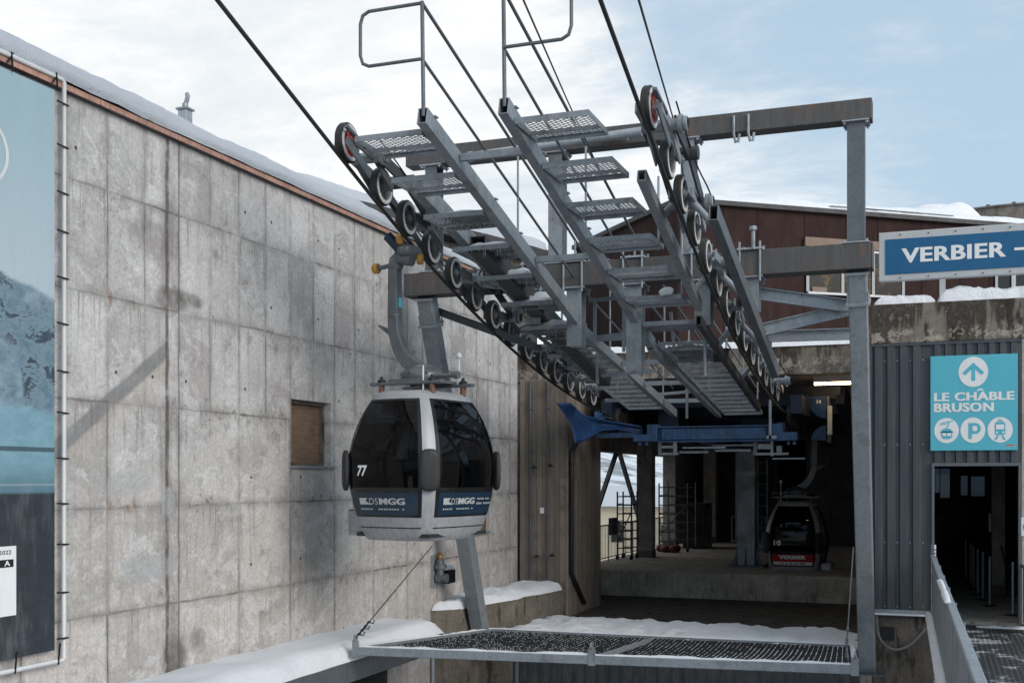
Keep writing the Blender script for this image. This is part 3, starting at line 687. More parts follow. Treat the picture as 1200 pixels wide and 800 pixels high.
# ================================================================== ENTRANCE BUILDING (right)
eb = thing('entrance_building', 'entrance building with slate ribbed metal siding and a mossy concrete parapet', 'building', (3, 30, ZG))
XL = on_y(1022, 500, YF).x; XD0 = on_y(1095, 600, YF).x; XD1 = on_y(1193, 600, YF).x; ZD = 0.21
ZB = on_y(1050, 406, YF).z; ZPT = on_y(1050, 356, YF).z
def ribs(x0, x1, z0, z1, pitch, mb):
    mb.box(x0, x1, YF - .03, YF, z0, z1); x = x0 + .03
    while x + pitch * .72 < x1:
        a, b = x, x + pitch * .72
        mb.prism([(a, YF - .0305, z0 + .001), (a + .02, YF - .066, z0 + .001), (b - .02, YF - .066, z0 + .001), (b, YF - .0305, z0 + .001)], (0, 0, z1 - z0 - .002)); x += pitch
m = MB(); ribs(XL, XD0 - .05, -2.44, ZB, .216, m); m.build('wall', 'slate_siding', eb)
m = MB(); ribs(XD0 - .048, XD1 + .05, ZD + .06, ZB, .178, m); m.build('wall', 'slate_siding', eb)
x = XL + .03 + .216 * .86; sc0 = None
while x < XD0 - .1:
    for z in (-1.15, .6, -2.3, 2.1):
        if sc0 is None: sc0 = MB().cyl((0, .0, 0), (0, -.012, 0), .014, n=6).build('screw', 'galvanised_light', eb, at=(x, YF - .031, z))
        else: dup_part(sc0, eb, (x, YF - .031, z))
    x += .216
m = MB(); m.box(XL, XD1 + .05, YF - .075, YF + .002, ZB + .001, ZB + .05); m.box(XL - .03, XL - .001, YF - .075, YF, -2.44, ZB + .05); m.build('trim', 'slate_siding', eb)
m = MB(); m.box(XD0 - .047, XD0 - .001, YF - .09, YF + .1, ZP, ZD + .058); m.box(XD1 + .001, XD1 + .047, YF - .09, YF + .1, ZP, ZD + .058); m.box(XD0 - .001, XD1 + .001, YF - .09, YF + .1, ZD, ZD + .058)
fr = m.build('door_frame', 'galvanised_dark', eb, bevel=.004)
m = MB(); m.box(XL - .08, 7, YF - .02, YF + .5, ZB + .055, ZPT); m.build('parapet', 'mossy_concrete', eb, bevel=.02)
m = MB(); m.box(XL + .06, 7, YF + .5, 52, ZB + .06, ZPT - .02); m.build('roof', 'roof_metal', eb)
m = MB(); m.box(XD1 + .06, 7, YF + .0, YF + .3, ZP, ZB + .052); m.build('pillar', 'hall_concrete', eb)
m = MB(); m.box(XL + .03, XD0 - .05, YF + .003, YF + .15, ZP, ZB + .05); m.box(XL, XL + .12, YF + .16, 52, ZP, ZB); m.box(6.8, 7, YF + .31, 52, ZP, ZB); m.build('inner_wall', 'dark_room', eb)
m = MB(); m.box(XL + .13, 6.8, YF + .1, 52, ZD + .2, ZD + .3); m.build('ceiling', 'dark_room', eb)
yb = 46.0
def at_back(u, v): return on_y(u, v, yb)
wins = [(1094, 1101, 545, 577), (1102, 1113, 548, 583), (1126, 1134, 557, 580), (1138, 1154, 558, 581)]
xs = sorted(set([XL + .13, 6.8] + [at_back(a, 560).x for w_ in wins for a in w_[:2]]))
m = MB()
for i in range(len(xs) - 1):
    xm = (xs[i] + xs[i + 1]) / 2; hit = None
    for w_ in wins:
        if at_back(w_[0], 560).x < xm < at_back(w_[1], 560).x: hit = w_
    if hit:
        zt_, zb_ = at_back(hit[0], hit[2]).z, at_back(hit[0], hit[3]).z
        m.box(xs[i], xs[i + 1], yb, yb + .2, ZP, zb_)
        if zt_ < ZD + .2: m.box(xs[i], xs[i + 1], yb, yb + .2, zt_, ZD + .2)
    else: m.box(xs[i], xs[i + 1], yb, yb + .2, ZP, ZD + .2)
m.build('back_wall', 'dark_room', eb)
for w_ in wins:
    a, b = at_back(w_[0], w_[3]), at_back(w_[1], max(w_[2], 550)); MB().box(a.x, b.x, yb + .08, yb + .1, a.z, b.z + .1).build('window', 'tinted_pane', eb)
cx = on_y(1170, 600, 27.0).x; c = MB().box(cx - .13, cx + .13, 26.9, 27.2, ZP, ZD + .2).build('column', 'hall_concrete', eb, bevel=.01)
MB().box(cx - .135, cx + .135, 26.88, 27.22, ZP + .002, ZP + .2).build('foot', 'tower_concrete', c)
m = MB(); q = on_y(1160, 612, 26.7); m.bar(q + V((0, 0, -.2)), q + V((0, 0, .2)), .05, .05); m.build('dispenser', 'galvanised_light', eb)
# stanchions with a belt
spots = [(1132, 30.8), (1138, 29.4), (1141, 28.0), (1146, 26.8), (1152, 25.6), (1160, 24.4), (1187, 22.9)]
names = ['deepest of the thin grey queue posts inside the doorway', 'second deepest thin grey queue post inside the doorway', 'third queue post from the back inside the doorway', 'middle queue post in the row inside the doorway',
         'third queue post from the front of the row inside the doorway', 'queue post just left of the concrete column inside the doorway', 'queue post nearest the door, right of the concrete column, holding a belt']
for (uu, yy), nm in zip(spots, names):
    p = on_y(uu, 600, yy); t_ = thing('queue_post', nm, 'queue post', (p.x, yy, ZP), 'queue posts inside the entrance hall')
    MB().cyl((p.x, yy, ZP + .02), (p.x, yy, ZP + .98), .024).build('post', 'galvanised_light', t_, smooth=60)
    MB().lathe([(.0, .025), (.05, .025), (.16, .006), (.16, .0)], (p.x, yy, ZP), n=16).build('base', 'dark_metal', t_, smooth=60)
    if uu == 1187:
        a = V((p.x, yy, ZP + .93)); b = V((cx + .05, 26.88, ZP + 1.05)); mb = MB(); pts = [a.lerp(b, i / 8) + V((0, 0, -.22 * math.sin(math.pi * i / 8))) for i in range(9)]
        mb.tube(pts, .018, 6); mb.build('belt', 'ink', t_)
# concrete below the siding, flashing and its snow
MB().box(XL, XD0 - .02, YF + .02, YF + .9, ZG, -2.46).build('base_wall', 'damp_concrete', eb, bevel=.015)
m = MB(); m.box(XL - .02, XD0 - .05, YF - .10, YF - .0, -2.452, -2.44); m.box(XL - .02, XD0 - .05, YF - .073, YF - .03, -2.439, -2.35); m.build('flashing', 'galvanised_light', eb)
hp = [on_y(1027, 715, YF - .05), on_y(1030, 745, YF - .06), on_y(1045, 760, YF - .1), on_y(1065, 756, YF - .1), on_y(1086, 735, YF - .05)]
hz = []
for i in range(len(hp) - 1):
    for k in range(4):
        f = k / 4; p0, p1, p2, p3 = hp[max(i - 1, 0)], hp[i], hp[i + 1], hp[min(i + 2, len(hp) - 1)]
        hz.append(0.5 * ((2 * p1) + (p2 - p0) * f + (2 * p0 - 5 * p1 + 4 * p2 - p3) * f * f + (3 * p1 - p0 - 3 * p2 + p3) * f ** 3))
hz.append(hp[-1])
tag(MB().tube(hz, .022, 8).build('cable', 'hose_grey', smooth=60), 'grey cable looping across the concrete below the slate siding', 'cable')
p = on_y(1040, 742, YF); m = MB(); m.box(p.x - .12, p.x + .12, YF - .01, YF + .018, p.z - .12, p.z + .12)
for a in (-.07, .07):
    for b in (-.07, .07): m.cyl((p.x + a, YF - .012, p.z + b), (p.x + a, YF - .04, p.z + b), .022, n=6)
m.build('anchor_plate', 'dark_metal', eb)
# small ledge snow
m = MB(); snow_sheet(m, (XL, YF - .12, -2.44), (XD0 - .06, YF - .12, -2.44), (XD0 - .06, YF - .07, -2.44), (XL, YF - .07, -2.44), .025, 30, 4, .006, .03, 6, .005, .006)
tag(m.build('snow', 'snow', smooth=True), 'thin snow line on the ledge under the slate siding', 'snow', kind='stuff')
# parapet snow in two heaps
m = MB(); snow_sheet(m, (XL + .02, YF + .03, ZPT), (-.02, YF + .03, ZPT), (-.02, YF + 1.2, ZPT), (XL + .02, YF + 1.2, ZPT), .17, 40, 18, .075, .26, 2.6, .01, .08)
snow_sheet(m, (.02, YF + .0, ZPT), (4.5, YF + .0, ZPT), (4.5, YF + 1.2, ZPT), (.02, YF + 1.2, ZPT), .24, 70, 18, .08, .3, 2.4, .01, .08)
tag(m.build('snow', 'snow', smooth=True), 'snow heaped on the mossy parapet below the blue station sign', 'snow', kind='stuff')

# blue station name sign
sg = thing('station_sign', 'long blue sign on posts with white lettering VERBIER', 'sign', (.9, YF + .1, ZPT))
ys = YF + .06
s0 = on_y(1030, 273, ys); s1 = on_y(1030, 330, ys); zs1, zs0 = s0.z, s1.z; xs0 = s0.x; xs1 = 6.0
MB().box(xs0, xs1, ys, ys + .14, zs0, zs1).build('casing', 'sign_grey', sg, bevel=.01)
b0 = on_y(1037.5, 281, ys - .01); b1 = on_y(1037.5, 322, ys - .01)
MB().box(b0.x, xs1 - .1, ys - .012, ys - .002, b1.z, b0.z).build('panel', 'sign_blue', sg)
def SV(x, z): return V((x, ys - .017, z))
a0 = on_y(1056, 307.5, ys); a1 = on_y(1179.5, 285, ys); h0 = on_y(1056, 308.5, ys).z; h1 = on_y(1056, 291.5, ys).z
m = MB()
for k_, dx_ in enumerate((-.007, .007)): put_text(m, 'VERBIER', lambda x, z: SV(x + dx_, z) + V((0, -.0008 * k_, 0)), a0.x + .012, a1.x - .012, h0, h1, .022)
d0 = on_y(1188.5, 297, ys).x; m.add([SV(d0, h0 + (h1 - h0) * .38), SV(d0 + .2, h0 + (h1 - h0) * .38), SV(d0 + .2, h0 + (h1 - h0) * .56), SV(d0, h0 + (h1 - h0) * .56)], [(0, 1, 2, 3)])
m.build('lettering', 'sign_white', sg)
for uu in (1104.5, 1290):
    p = on_y(uu, 340, ys + .07); MB().bar((p.x, ys + .07, ZPT - .02), (p.x, ys + .07, zs0 - .002), .10, .10).build('post', 'sign_grey', sg)
for uu in (1055, 1088, 1120, 1152, 1184):
    q = on_y(uu, 280, ys)
    for z in (zs1 - .06, zs0 + .05): MB().cyl((q.x, ys - .02, z), (q.x, ys - .0, z), .012, n=6).build('rivet', 'ink', sg)

# cyan direction board
yc = YF - .075
ca = on_y(1090.5, 417.5, yc); cbt = on_y(1192.7, 527, yc)
cx0, cx1, cz1, cz0 = ca.x, cbt.x, ca.z + .0, cbt.z
cs = thing('direction_board', 'cyan direction board with white arrow, place names and three round symbols above the doorway', 'sign', ((cx0 + cx1) / 2, yc, cz0))
MB().box(cx0, cx1, yc - .02, yc, cz0, cz1).build('panel', 'sign_cyan', cs)
sw, sh = cx1 - cx0, cz1 - cz0
def C(px, py, lay=0): return V((cx0 + sw * px / 371, yc - .024 - .003 * lay, cz1 - sh * py / 398))
def disc(mb, px, py, r, lay=0, n=40): mb.add([C(px + r * math.cos(2 * math.pi * i / n), py + r * math.sin(2 * math.pi * i / n), lay) for i in range(n)], [tuple(range(n))])
def poly(mb, pts, lay=1): mb.add([C(x, y, lay) for x, y in pts], [tuple(range(len(pts)))])
def rrect(mb, x0, y0, x1, y1, r, lay=1):
    pts = []
    for (cx_, cy_, a) in ((x1 - r, y1 - r, 0), (x0 + r, y1 - r, 90), (x0 + r, y0 + r, 180), (x1 - r, y0 + r, 270)):
        for k in range(6): t = R(a + 18 * k); pts.append((cx_ + r * math.cos(t), cy_ + r * math.sin(t)))
    poly(mb, pts, lay)
for (px, py, r_) in ((184, 71, 63), (69, 314, 53), (182, 314, 53), (297, 314, 53)): m = MB(); disc(m, px, py, r_); m.build('white_disc', 'sign_white', cs)
m = MB()
for k_, dx_ in enumerate((-2.0, 0, 2.0)):
    put_text(m, 'LE CHABLE', lambda x, y: C(x + dx_, y, k_ * .3), 16, 355, 191, 155, .022)
    put_text(m, 'BRUSON', lambda x, y: C(x + dx_, y, k_ * .3), 16, 269, 237, 199, .022)
m.add([C(x, y) for x, y in ((197, 151), (208, 141), (219, 141), (230, 151), (221, 151), (213.5, 146), (206, 151))], [(0, 1, 5, 6), (1, 2, 5), (2, 3, 4, 5)])
m.build('lettering', 'sign_white', cs)
m = MB(); poly(m, [(184, 32), (230, 74), (219, 85), (192, 61), (192, 108), (176, 108), (176, 61), (149, 85), (138, 74)])
m.build('arrow', 'sign_cyan', cs)
# gondola
m = MB(); poly(m, [(40, 283), (98, 272), (98, 276), (40, 287)]); poly(m, [(42, 290), (70, 284), (70, 287), (42, 293)])
poly(m, [(76, 278), (80, 278), (80, 292), (70, 306), (66, 304), (76, 291)])
rrect(m, 46, 306, 94, 350, 16); poly(m, [(40, 318), (100, 318), (100, 322), (40, 322)])
m.build('gondola_symbol', 'sign_cyan', cs)
m = MB(); rrect(m, 163, 284, 178, 350, 2); 
pts = [(178, 284), (192, 284)] + [(192 + 24 * math.sin(R(a)), 307 - 23 * math.cos(R(a))) for a in range(10, 180, 10)] + [(192, 330), (178, 330)]
poly(m, pts)
m.build('parking_symbol', 'sign_cyan', cs)
m = MB(); rrect(m, 275, 282, 319, 336, 9); poly(m, [(283, 339), (292, 339), (282, 356), (272, 356)]); poly(m, [(311, 339), (302, 339), (312, 356), (322, 356)]); poly(m, [(284, 276), (310, 276), (310, 280), (284, 280)]); poly(m, [(288, 270), (306, 270), (306, 273), (288, 273)])
m.build('train_symbol', 'sign_cyan', cs)
m = MB()
rrect(m, 51, 325, 68, 337, 3, 2); rrect(m, 72, 325, 89, 337, 3, 2)
rrect(m, 180, 296, 201, 318, 8, 2)
rrect(m, 280, 292, 314, 312, 3, 2)
disc(m, 284, 325, 4.5, 2, 12); disc(m, 310, 325, 4.5, 2, 12)
m.build('symbol_detail', 'sign_white', cs)
m = MB(); poly(m, [(322, 375), (360, 375), (360, 384), (322, 384)], 0); m.build('maker_mark', 'sign_grey', cs)
m = MB(); poly(m, [(324, 376), (358, 376), (358, 380), (324, 380)], 1); m.build('maker_mark', 'red_print', cs)

# prohibition sticker on the pillar
p = on_y(1193.3, 606, YF - .03); q = on_y(1212, 628, YF - .03)
pn = thing('prohibition_notice', 'small white notice with a red ring on the concrete pillar right of the doorway', 'sign', (p.x, YF, q.z))
px0 = XD1 + .052; MB().box(px0, px0 + .3, YF - .02, YF - .004, q.z, p.z).build('panel', 'sign_white', pn)
m = MB(); m.lathe([(.09, .0), (.12, .0)], (px0 + .15, YF - .024, (p.z + q.z) / 2), (0, 1, 0), 32); m.bar((px0 + .08, YF - .024, (p.z + q.z) / 2 + .07), (px0 + .22, YF - .024, (p.z + q.z) / 2 - .07), .003, .02, (0, 1, 0)); m.build('print', 'red_print', pn)

# railing of the walkway
ra = on_z(1093, 651, -1.36); rb = on_z(1149, 800, -1.36); dr = (rb - ra).normalized()
rl = thing('walkway_railing', 'grey metal railing with sheet infill running from the doorway to the viewer', 'railing', (ra.x, ra.y, ZP))
re_ = ra + dr * 17
m = MB(); m.bar(ra, re_, .085, .045); m.build('handrail', 'galvanised_light', rl, bevel=.012)
lo = V((0, 0, -1.0))
m = MB(); n_ = 190
a, b = ra + V((0, 0, -.03)), re_ + V((0, 0, -.03)); sdv = V((dr.y, -dr.x, 0))
for i in range(n_):
    p = a.lerp(b, i / n_); q = a.lerp(b, (i + .72) / n_)
    m.add([p + sdv * .012, q + sdv * .012, q + lo + sdv * .012, p + lo + sdv * .012], [(0, 1, 2, 3)])
    m.add([q + sdv * .012, a.lerp(b, (i + 1) / n_) - sdv * .012, a.lerp(b, (i + 1) / n_) + lo - sdv * .012, q + lo + sdv * .012], [(0, 1, 2, 3)])
m.build('infill_sheet', 'galvanised', rl)
for i in range(8):
    p = ra + dr * (.05 + i * 1.9); MB().bar((p.x + .055, p.y, ZP - .03), (p.x + .055, p.y, -1.39), .05, .05).build('post', 'galvanised', rl)
m = MB(); m.bar(ra + V((-.03, 0, -1.06)), re_ + V((-.03, 0, -1.06)), .06, .08); m.build('base_rail', 'galvanised_light', rl)
m = MB(); 
p0 = on_z(1101, 678, -1.33); p1 = on_z(1111, 705, -1.33)
def rs(u, v):
    p = p0.lerp(p1, u); k = math.sqrt(max(0, 1 - (2 * v - 1) ** 2)) * (math.sin(math.pi * u) ** .35)
    return V((p.x + (v - .5) * (.075 + lump(p, 3, .03)), p.y, p.z - .012 + .05 * k + lump(p * 3, 3, .02) * k))
m.grid(rs, 20, 8)
bp0 = ra + V((-.07, 0, -1.02)); 
def rs2(u, v):
    p = bp0 + dr * (u * 14); k = math.sqrt(max(0, 1 - (2 * v - 1) ** 2))
    return V((p.x + (v - .5) * .12, p.y, p.z + (.04 + lump((p.x, p.y * 1.0, 0), 1.5, .04)) * k))
m.grid(rs2, 60, 6)
tag(m.build('snow', 'snow', smooth=True), 'snow caught on the handrail and foot of the walkway railing', 'snow', kind='stuff')
r2 = thing('door_railing', 'short grey sheet railing at the right edge beside the doorway', 'railing', (XD1 + .12, 20.5, ZP))
MB().bar((XD1 + .06, YF - .12, -1.5), (XD1 + .22, 18.0, -1.5), .07, .05).build('handrail', 'galvanised_dark', r2, bevel=.01)
MB().box(XD1 + .07, XD1 + .10, 20.3, YF - .13, ZP + .05, -1.53).build('infill_sheet', 'galvanised_light', r2)
m = MB()
def ws(u, v):
    x, y = .55 + 1.3 * u, YF - .5 + .35 * v; k = math.sin(math.pi * u) * math.sin(math.pi * v); return V((x, y, ZP - .045 + (.03 + lump((x * 3, y * 3, 1), 2, .04)) * k))
m.grid(ws, 24, 8); tag(m.build('snow', 'snow', smooth=True), 'thin snow patch on the walkway in front of the door sill', 'snow', kind='stuff')

# ================================================================== MAROON BUILDING behind, tower, far roof
def gp(u, t): r = ray(u, 560) * t; return V((r.x, r.y, 0))
Lp, P0, P2 = gp(676, 35.8), gp(795, 29.7), gp(1260, 33.4); ZM = 7.15
mbld = thing('maroon_building', 'low building clad in dark maroon steel panels with a snow covered flat roof', 'building', (P0.x, P0.y + 3, 2.95))
back = V((2.5, 9, 0))
foot = [Lp, P0, P2, P2 + back, Lp + V((2, 6, 0))]
m = MB().prism([V((p.x, p.y, 2.96)) for p in foot], (0, 0, ZM - 2.96)); m.build('wall', 'dark_room', mbld)
m = MB()
def panels(a, b, widths, out):
    d = (b - a); L_ = d.length; d.normalize(); x = 0; i = 0
    while x < L_ - .1:
        w_ = min(widths[i % len(widths)], L_ - x); i += 1
        p = a + d * (x + .008) + out * .012; q = a + d * (x + w_ - .008) + out * .012
        m.bar(V((p.x, p.y, (2.97 + ZM) / 2)), V((q.x, q.y, (2.97 + ZM) / 2)), .022, ZM - 2.97); x += w_
def outn(a, b): d = (b - a).normalized(); return V((d.y, -d.x, 0))
panels(Lp, P0, (1.2, 1.35), outn(Lp, P0)); panels(P0, P2, (1.28, 1.0, 1.42), outn(P0, P2)); m.build('cladding', 'weathering_steel_cladding', mbld)
dM = (P2 - P0).normalized(); oM = outn(P0, P2)
m = MB(); oL = outn(Lp, P0)
m.prism([V((p.x, p.y, ZM)) for p in (Lp + oL * .18, P0 + oL * .12 + oM * .15, P2 + oM * .18, P2 + back, Lp + V((2, 6, 0)))], (0, 0, .12)); m.build('roof', 'roof_metal', mbld)
def onM(u, v, off=.05):   # point on the maroon front
    r = ray(u, v); n = oM; k = (P0 + oM * off).dot(n) / V((r.x, r.y, 0)).dot(n); return r * k
def mwin(u0, u1, v0, v1, glass, frame_m='white_paint', mull=()):
    a, b = onM(u0, v1), onM(u1, v1); z1 = onM(u0, v0).z; z0 = a.z
    W_ = MB(); c = (a + b) / 2
    W_.bar(V((a.x, a.y, (z0 + z1) / 2)), V((b.x, b.y, (z0 + z1) / 2)), .02, z1 - z0); w_ = W_.build('window', glass, mbld)
    F = MB(); o = oM * .03
    for z in (z0, z1): F.bar(V((a.x, a.y, z)) + o, V((b.x, b.y, z)) + o, .07, .06)
    for f in (0, 1) + tuple(mull): p = a.lerp(b, f) + o; F.bar(V((p.x, p.y, z0 + .031)), V((p.x, p.y, z1 - .031)), .068, .06)
    F.build('frame', frame_m, w_); return a, b, z0, z1, w_
a, b, z0, z1, w_ = mwin(946, 1058, 291, 343, 'painted_reflection_glass', mull=(.36, .68))
h = MB(); hu = onM(943, 273, .1); hv = onM(1060, 279, .1); h.bar(V((hu.x, hu.y, z1 + .17)), V((hv.x, hv.y, z1 + .17)), .09, .24); h.build('header', 'brown_header', w_)
q0, q1 = onM(952, 336, .085), onM(969, 342, .085); MB().bar(V((q0.x, q0.y, (q0.z + q1.z) / 2)), V((q1.x, q1.y, (q0.z + q1.z) / 2)), .01, .13).build('notice', 'brown_header', w_)
mwin(1167, 1186, 318, 372, 'clear_glass', mull=()); mwin(1188, 1230, 318, 372, 'clear_glass', mull=())
# roof snow
m = MB()
zz = ZM + .125
def V3(p, z): return V((p.x, p.y, z))
snow_sheet(m, V3(P0 + oM * .1 + dM * .3, zz), V3(P2 + oM * .1, zz), V3(P2 - oM * 5, zz), V3(P0 - oM * 5 + dM * .3, zz), .24, 90, 20, .05, .35, .9)
for (uu, dd, wx, hh) in ((1095, 1.2, 2.4, .42), (1140, 1.4, 1.4, .72), (1045, 1.0, 2.0, .2)):
    c = onM(uu, 250, 0) - oM * dd
    def mound(u, v, c=c, wx=wx, hh=hh):
        x, y = (u - .5) * 2, (v - .5) * 2; k = max(0, 1 - (x * x + y * y)); p = c + dM * x * wx - oM * y * 1.1
        return V((p.x, p.y, zz + .1 + hh * (k ** .7) * (1 + lump(p, 1.4, .45))))
    m.grid(mound, 28, 16)
tag(m.build('snow', 'snow', smooth=True), 'deep snow with a rounded mound on the maroon building roof', 'snow', kind='stuff')
# curved concrete tower behind
tc = gp(1190, 46); zt_ = 236
tw = thing('concrete_tower', 'curved concrete parapet wall rising behind the maroon building', 'building', (tc.x, tc.y, 3))
m = MB(); rt = 6.2; zt2 = (560 - 234) * (46 - 6.2) / FPX
m.lathe([(rt, 3), (rt, zt2 - .06), (rt + .06, zt2 - .06), (rt + .06, zt2), (rt - .4, zt2), (rt - .4, 3)], (tc.x, tc.y, 0), n=64); m.build('wall', 'tower_concrete', tw, smooth=40)
m = MB()
for i in range(46):
    a = 2 * math.pi * i / 46; m.box(tc.x + rt * math.cos(a) - .06, tc.x + rt * math.cos(a) + .06, tc.y + rt * math.sin(a) - .06, tc.y + rt * math.sin(a) + .06, zt2 + .001, zt2 + .05)
m.build('coping', 'tower_concrete', tw)
# far roofs behind the concrete wall
fa, fb = V((-14.6, 22.6, 7.0)), V((-11.0, 32.9, 6.9))
fr_ = thing('far_building', 'neighbouring building with a low snowy roof behind the concrete wall', 'building', (-14, 30, ZG))
dF = (fb - fa).normalized(); oF = V((-dF.y, dF.x, 0)).normalized()
m = MB(); m.prism([fa + V((0, 0, -.35)) + oF * .5, fb + V((0, 0, -.35)) + oF * .5, fb + oF * 6 + V((0, 0, -.35)), fa + oF * 6 + V((0, 0, -.35))], (0, 0, ZG - 6.6)); m.build('wall', 'tower_concrete', fr_)
m = MB(); m.prism([fa, fb, fb + oF * 3.2 + V((0, 0, .5)), fa + oF * 3.2 + V((0, 0, .5))], (0, 0, -.3)); m.build('roof', 'roof_metal', fr_)
m = MB(); m.prism([fb + dF * .03 + V((0, 0, -.62)), fb + dF * .03 + V((0, 0, -.02)), fb + dF * .03 + oF * 3.2 + V((0, 0, .48)), fb + dF * .03 + oF * 3.2 + V((0, 0, -.62))], dF * .1); m.build('gable_board', 'timber', fr_)
m = MB(); snow_sheet(m, fa + V((0, 0, .005)), fb + V((0, 0, .005)), fb + oF * 3.2 + V((0, 0, .505)), fa + oF * 3.2 + V((0, 0, .505)), .3, 50, 16, .07, .35, .8)
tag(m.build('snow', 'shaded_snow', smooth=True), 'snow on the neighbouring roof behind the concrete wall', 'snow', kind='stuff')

# ================================================================== CANOPY, BLOCK, NET, FLOOR SNOW
cy0, cy1, cxo, cz = 3.0, 18.6, -8.27, -2.76
cn = thing('entrance_canopy', 'grey metal canopy along the foot of the concrete wall, buried in snow', 'canopy', (-8.7, 14, cz - .3))
m = MB(); m.box(XW + .002, cxo, cy0, cy1, cz - .12, cz); m.build('deck', 'roof_metal', cn)
m = MB(); m.box(cxo + .001, cxo + .03, cy0, cy1, cz - .30, cz + .03); m.box(XW + .01, cxo + .03, cy1 + .001, cy1 + .03, cz - .30, cz + .02)
for k in range(7): y = cy0 + .6 + 2.3 * k; m.box(cxo + .031, cxo + .037, y, y + .03, cz - .3, cz + .03)
m.build('fascia', 'galvanised_dark', cn)
p = on_x(493, 790, cxo - .05); m = MB().cyl((cxo - .05, cy1 - .25, ZG), (cxo - .05, cy1 - .25, cz - .122), .045); m.build('post', 'galvanised_light', cn, smooth=60)
m = MB(); m.box(XW + .003, cxo - .1, 16.6, 16.7, ZG, cz - .125); m.build('side_panel', 'dark_metal', cn)
m = MB()
def cs_(u, v):
    y = cy0 + (cy1 + .05 - cy0) * u; e = max(0.0, min(1, (cy1 + .05 - y) / .5)); e = math.sqrt(max(0, 1 - (1 - e) ** 2))
    x = XW + .004 + (cxo + .07 - XW) * v; w_ = min(1, (1 - v) / .35); w_ = math.sqrt(max(0, 1 - (1 - w_) ** 2))
    n = lump((x, y, 0), 1.3, .035) + lump((x, y, 4), 4, .012)
    return V((x - (lump((0, y, 2), 1.6, .03) + .02) * (v > .9), y, cz - .03 + (.02 + .27 * w_) * (.12 + .88 * e) + .03 + n * w_ * e))
m.grid(cs_, 110, 22); tag(m.build('snow', 'snow', smooth=True), 'smooth snow bank on the canopy at the foot of the concrete wall', 'snow', kind='stuff')

A, B, Cc = V((XW + .003, 20.2, 0)), V((-8.74, 20.65, 0)), V((-7.99, 25.09, 0))
m = MB().prism([V3(A, ZG), V3(B, ZG), V3(Cc, ZG), V((XW + .003, 25.09, ZG))], (0, 0, -2.56 - ZG))
tag(m.build('concrete_block', 'damp_concrete', bevel=.02), 'low stained concrete block with a snow cap at the wall corner', 'block')
m = MB(); snow_sheet(m, V3(A, -2.557), V3(B, -2.557) + V((.02, -.02, 0)), V3(Cc, -2.557) + V((-.05, -.12, 0)), V((XW + .02, 24.9, -2.557)), .19, 22, 44, .07, .2, 2.2, .01, .09)
tag(m.build('snow', 'snow', smooth=True), 'snow cap on the low concrete block beside the steel leg', 'snow', kind='stuff')
m = MB(); snow_sheet(m, (-8.4, YF + .02, ZL + .003), (-1.35, YF + .02, ZL + .003), (-1.35, 24.4, ZL + .003), (-8.3, 24.6, ZL + .003), .11, 110, 44, .085, .4, 1.5, .03, .5)
tag(m.build('snow', 'snow', smooth=True), 'uneven snow strip on the lower floor behind the net frame', 'snow', kind='stuff')

N0, N1, N2, N3 = V((-8.1, 15.15, -2.57)), V((-1.02, 15.9, -2.55)), V((-1.46, 21.9, -3.13)), V((-8.42, 21.5, -3.10))
nt = thing('safety_net', 'horizontal safety net in a snowy steel frame projecting below the gondolas', 'safety net', ((N0 + N2) / 2).to_tuple())
m = MB()
for a, b in ((N0, N1), (N1, N2), (N3, N2), (N0, N3)): m.bar(a, b, .09, .13)
m.build('frame', 'galvanised', nt, bevel=.012)
mid0, mid1 = N0.lerp(N1, .50), N3.lerp(N2, .47)
MB().bar(mid0, mid1, .06, .07).build('divider', 'galvanised_light', nt)
m = MB(); 
for a in (N0, N1, mid0): m.box(a.x - .05, a.x + .05, a.y - .06, a.y - .03, a.z - .08, a.z + .16); m.lathe([(.03, -.015), (.05, -.015), (.05, .015), (.03, .015), (.03, -.015)], a + V((0, -.02, .2)), (1, 0, 0), 12)
m.v, m.f = [], []
for a in (N0, N1, mid0): MB().box(a.x - .05, a.x + .05, a.y - .06, a.y - .03, a.z - .08, a.z + .16).lathe([(.03, -.015), (.05, -.015), (.05, .015), (.03, .015), (.03, -.015)], a + V((0, -.045, .2)), (1, 0, 0), 12).build('bracket', 'galvanised', nt)
m = MB(); dots = MB(); NU, NV = 84, 72
def NP(u, v): p = N0 * (1 - u) * (1 - v) + N1 * u * (1 - v) + N2 * u * v + N3 * (1 - u) * v; return p + V((0, 0, .02 - .16 * math.sin(math.pi * u) * math.sin(math.pi * v)))
for i in range(1, NU):
    pts = [NP(i / NU, j / 12) for j in range(13)]
    for j in range(12): m.bar(pts[j], pts[j + 1], .010, .010)
for j in range(1, NV):
    pts = [NP(i / 12, j / NV) for i in range(13)]
    for i in range(12): m.bar(pts[i], pts[i + 1], .010, .010)
m.build('mesh', 'dark_metal', nt)['kind'] = 'stuff'
oc = [(1, 0, 0), (0, 1, 0), (-1, 0, 0), (0, -1, 0), (0, 0, .9), (0, 0, -.5)]; of = [(0, 1, 4), (1, 2, 4), (2, 3, 4), (3, 0, 4), (1, 0, 5), (2, 1, 5), (3, 2, 5), (0, 3, 5)]
for i in range(1, NU):
    for j in range(1, NV):
        p = NP(i / NU, j / NV)
        if random.random() < .55 + .4 * mnoise.noise(p * .9):
            r = random.uniform(.006, .0115); dots.add([p + V((0, 0, .012)) + V(o) * r for o in oc], of)
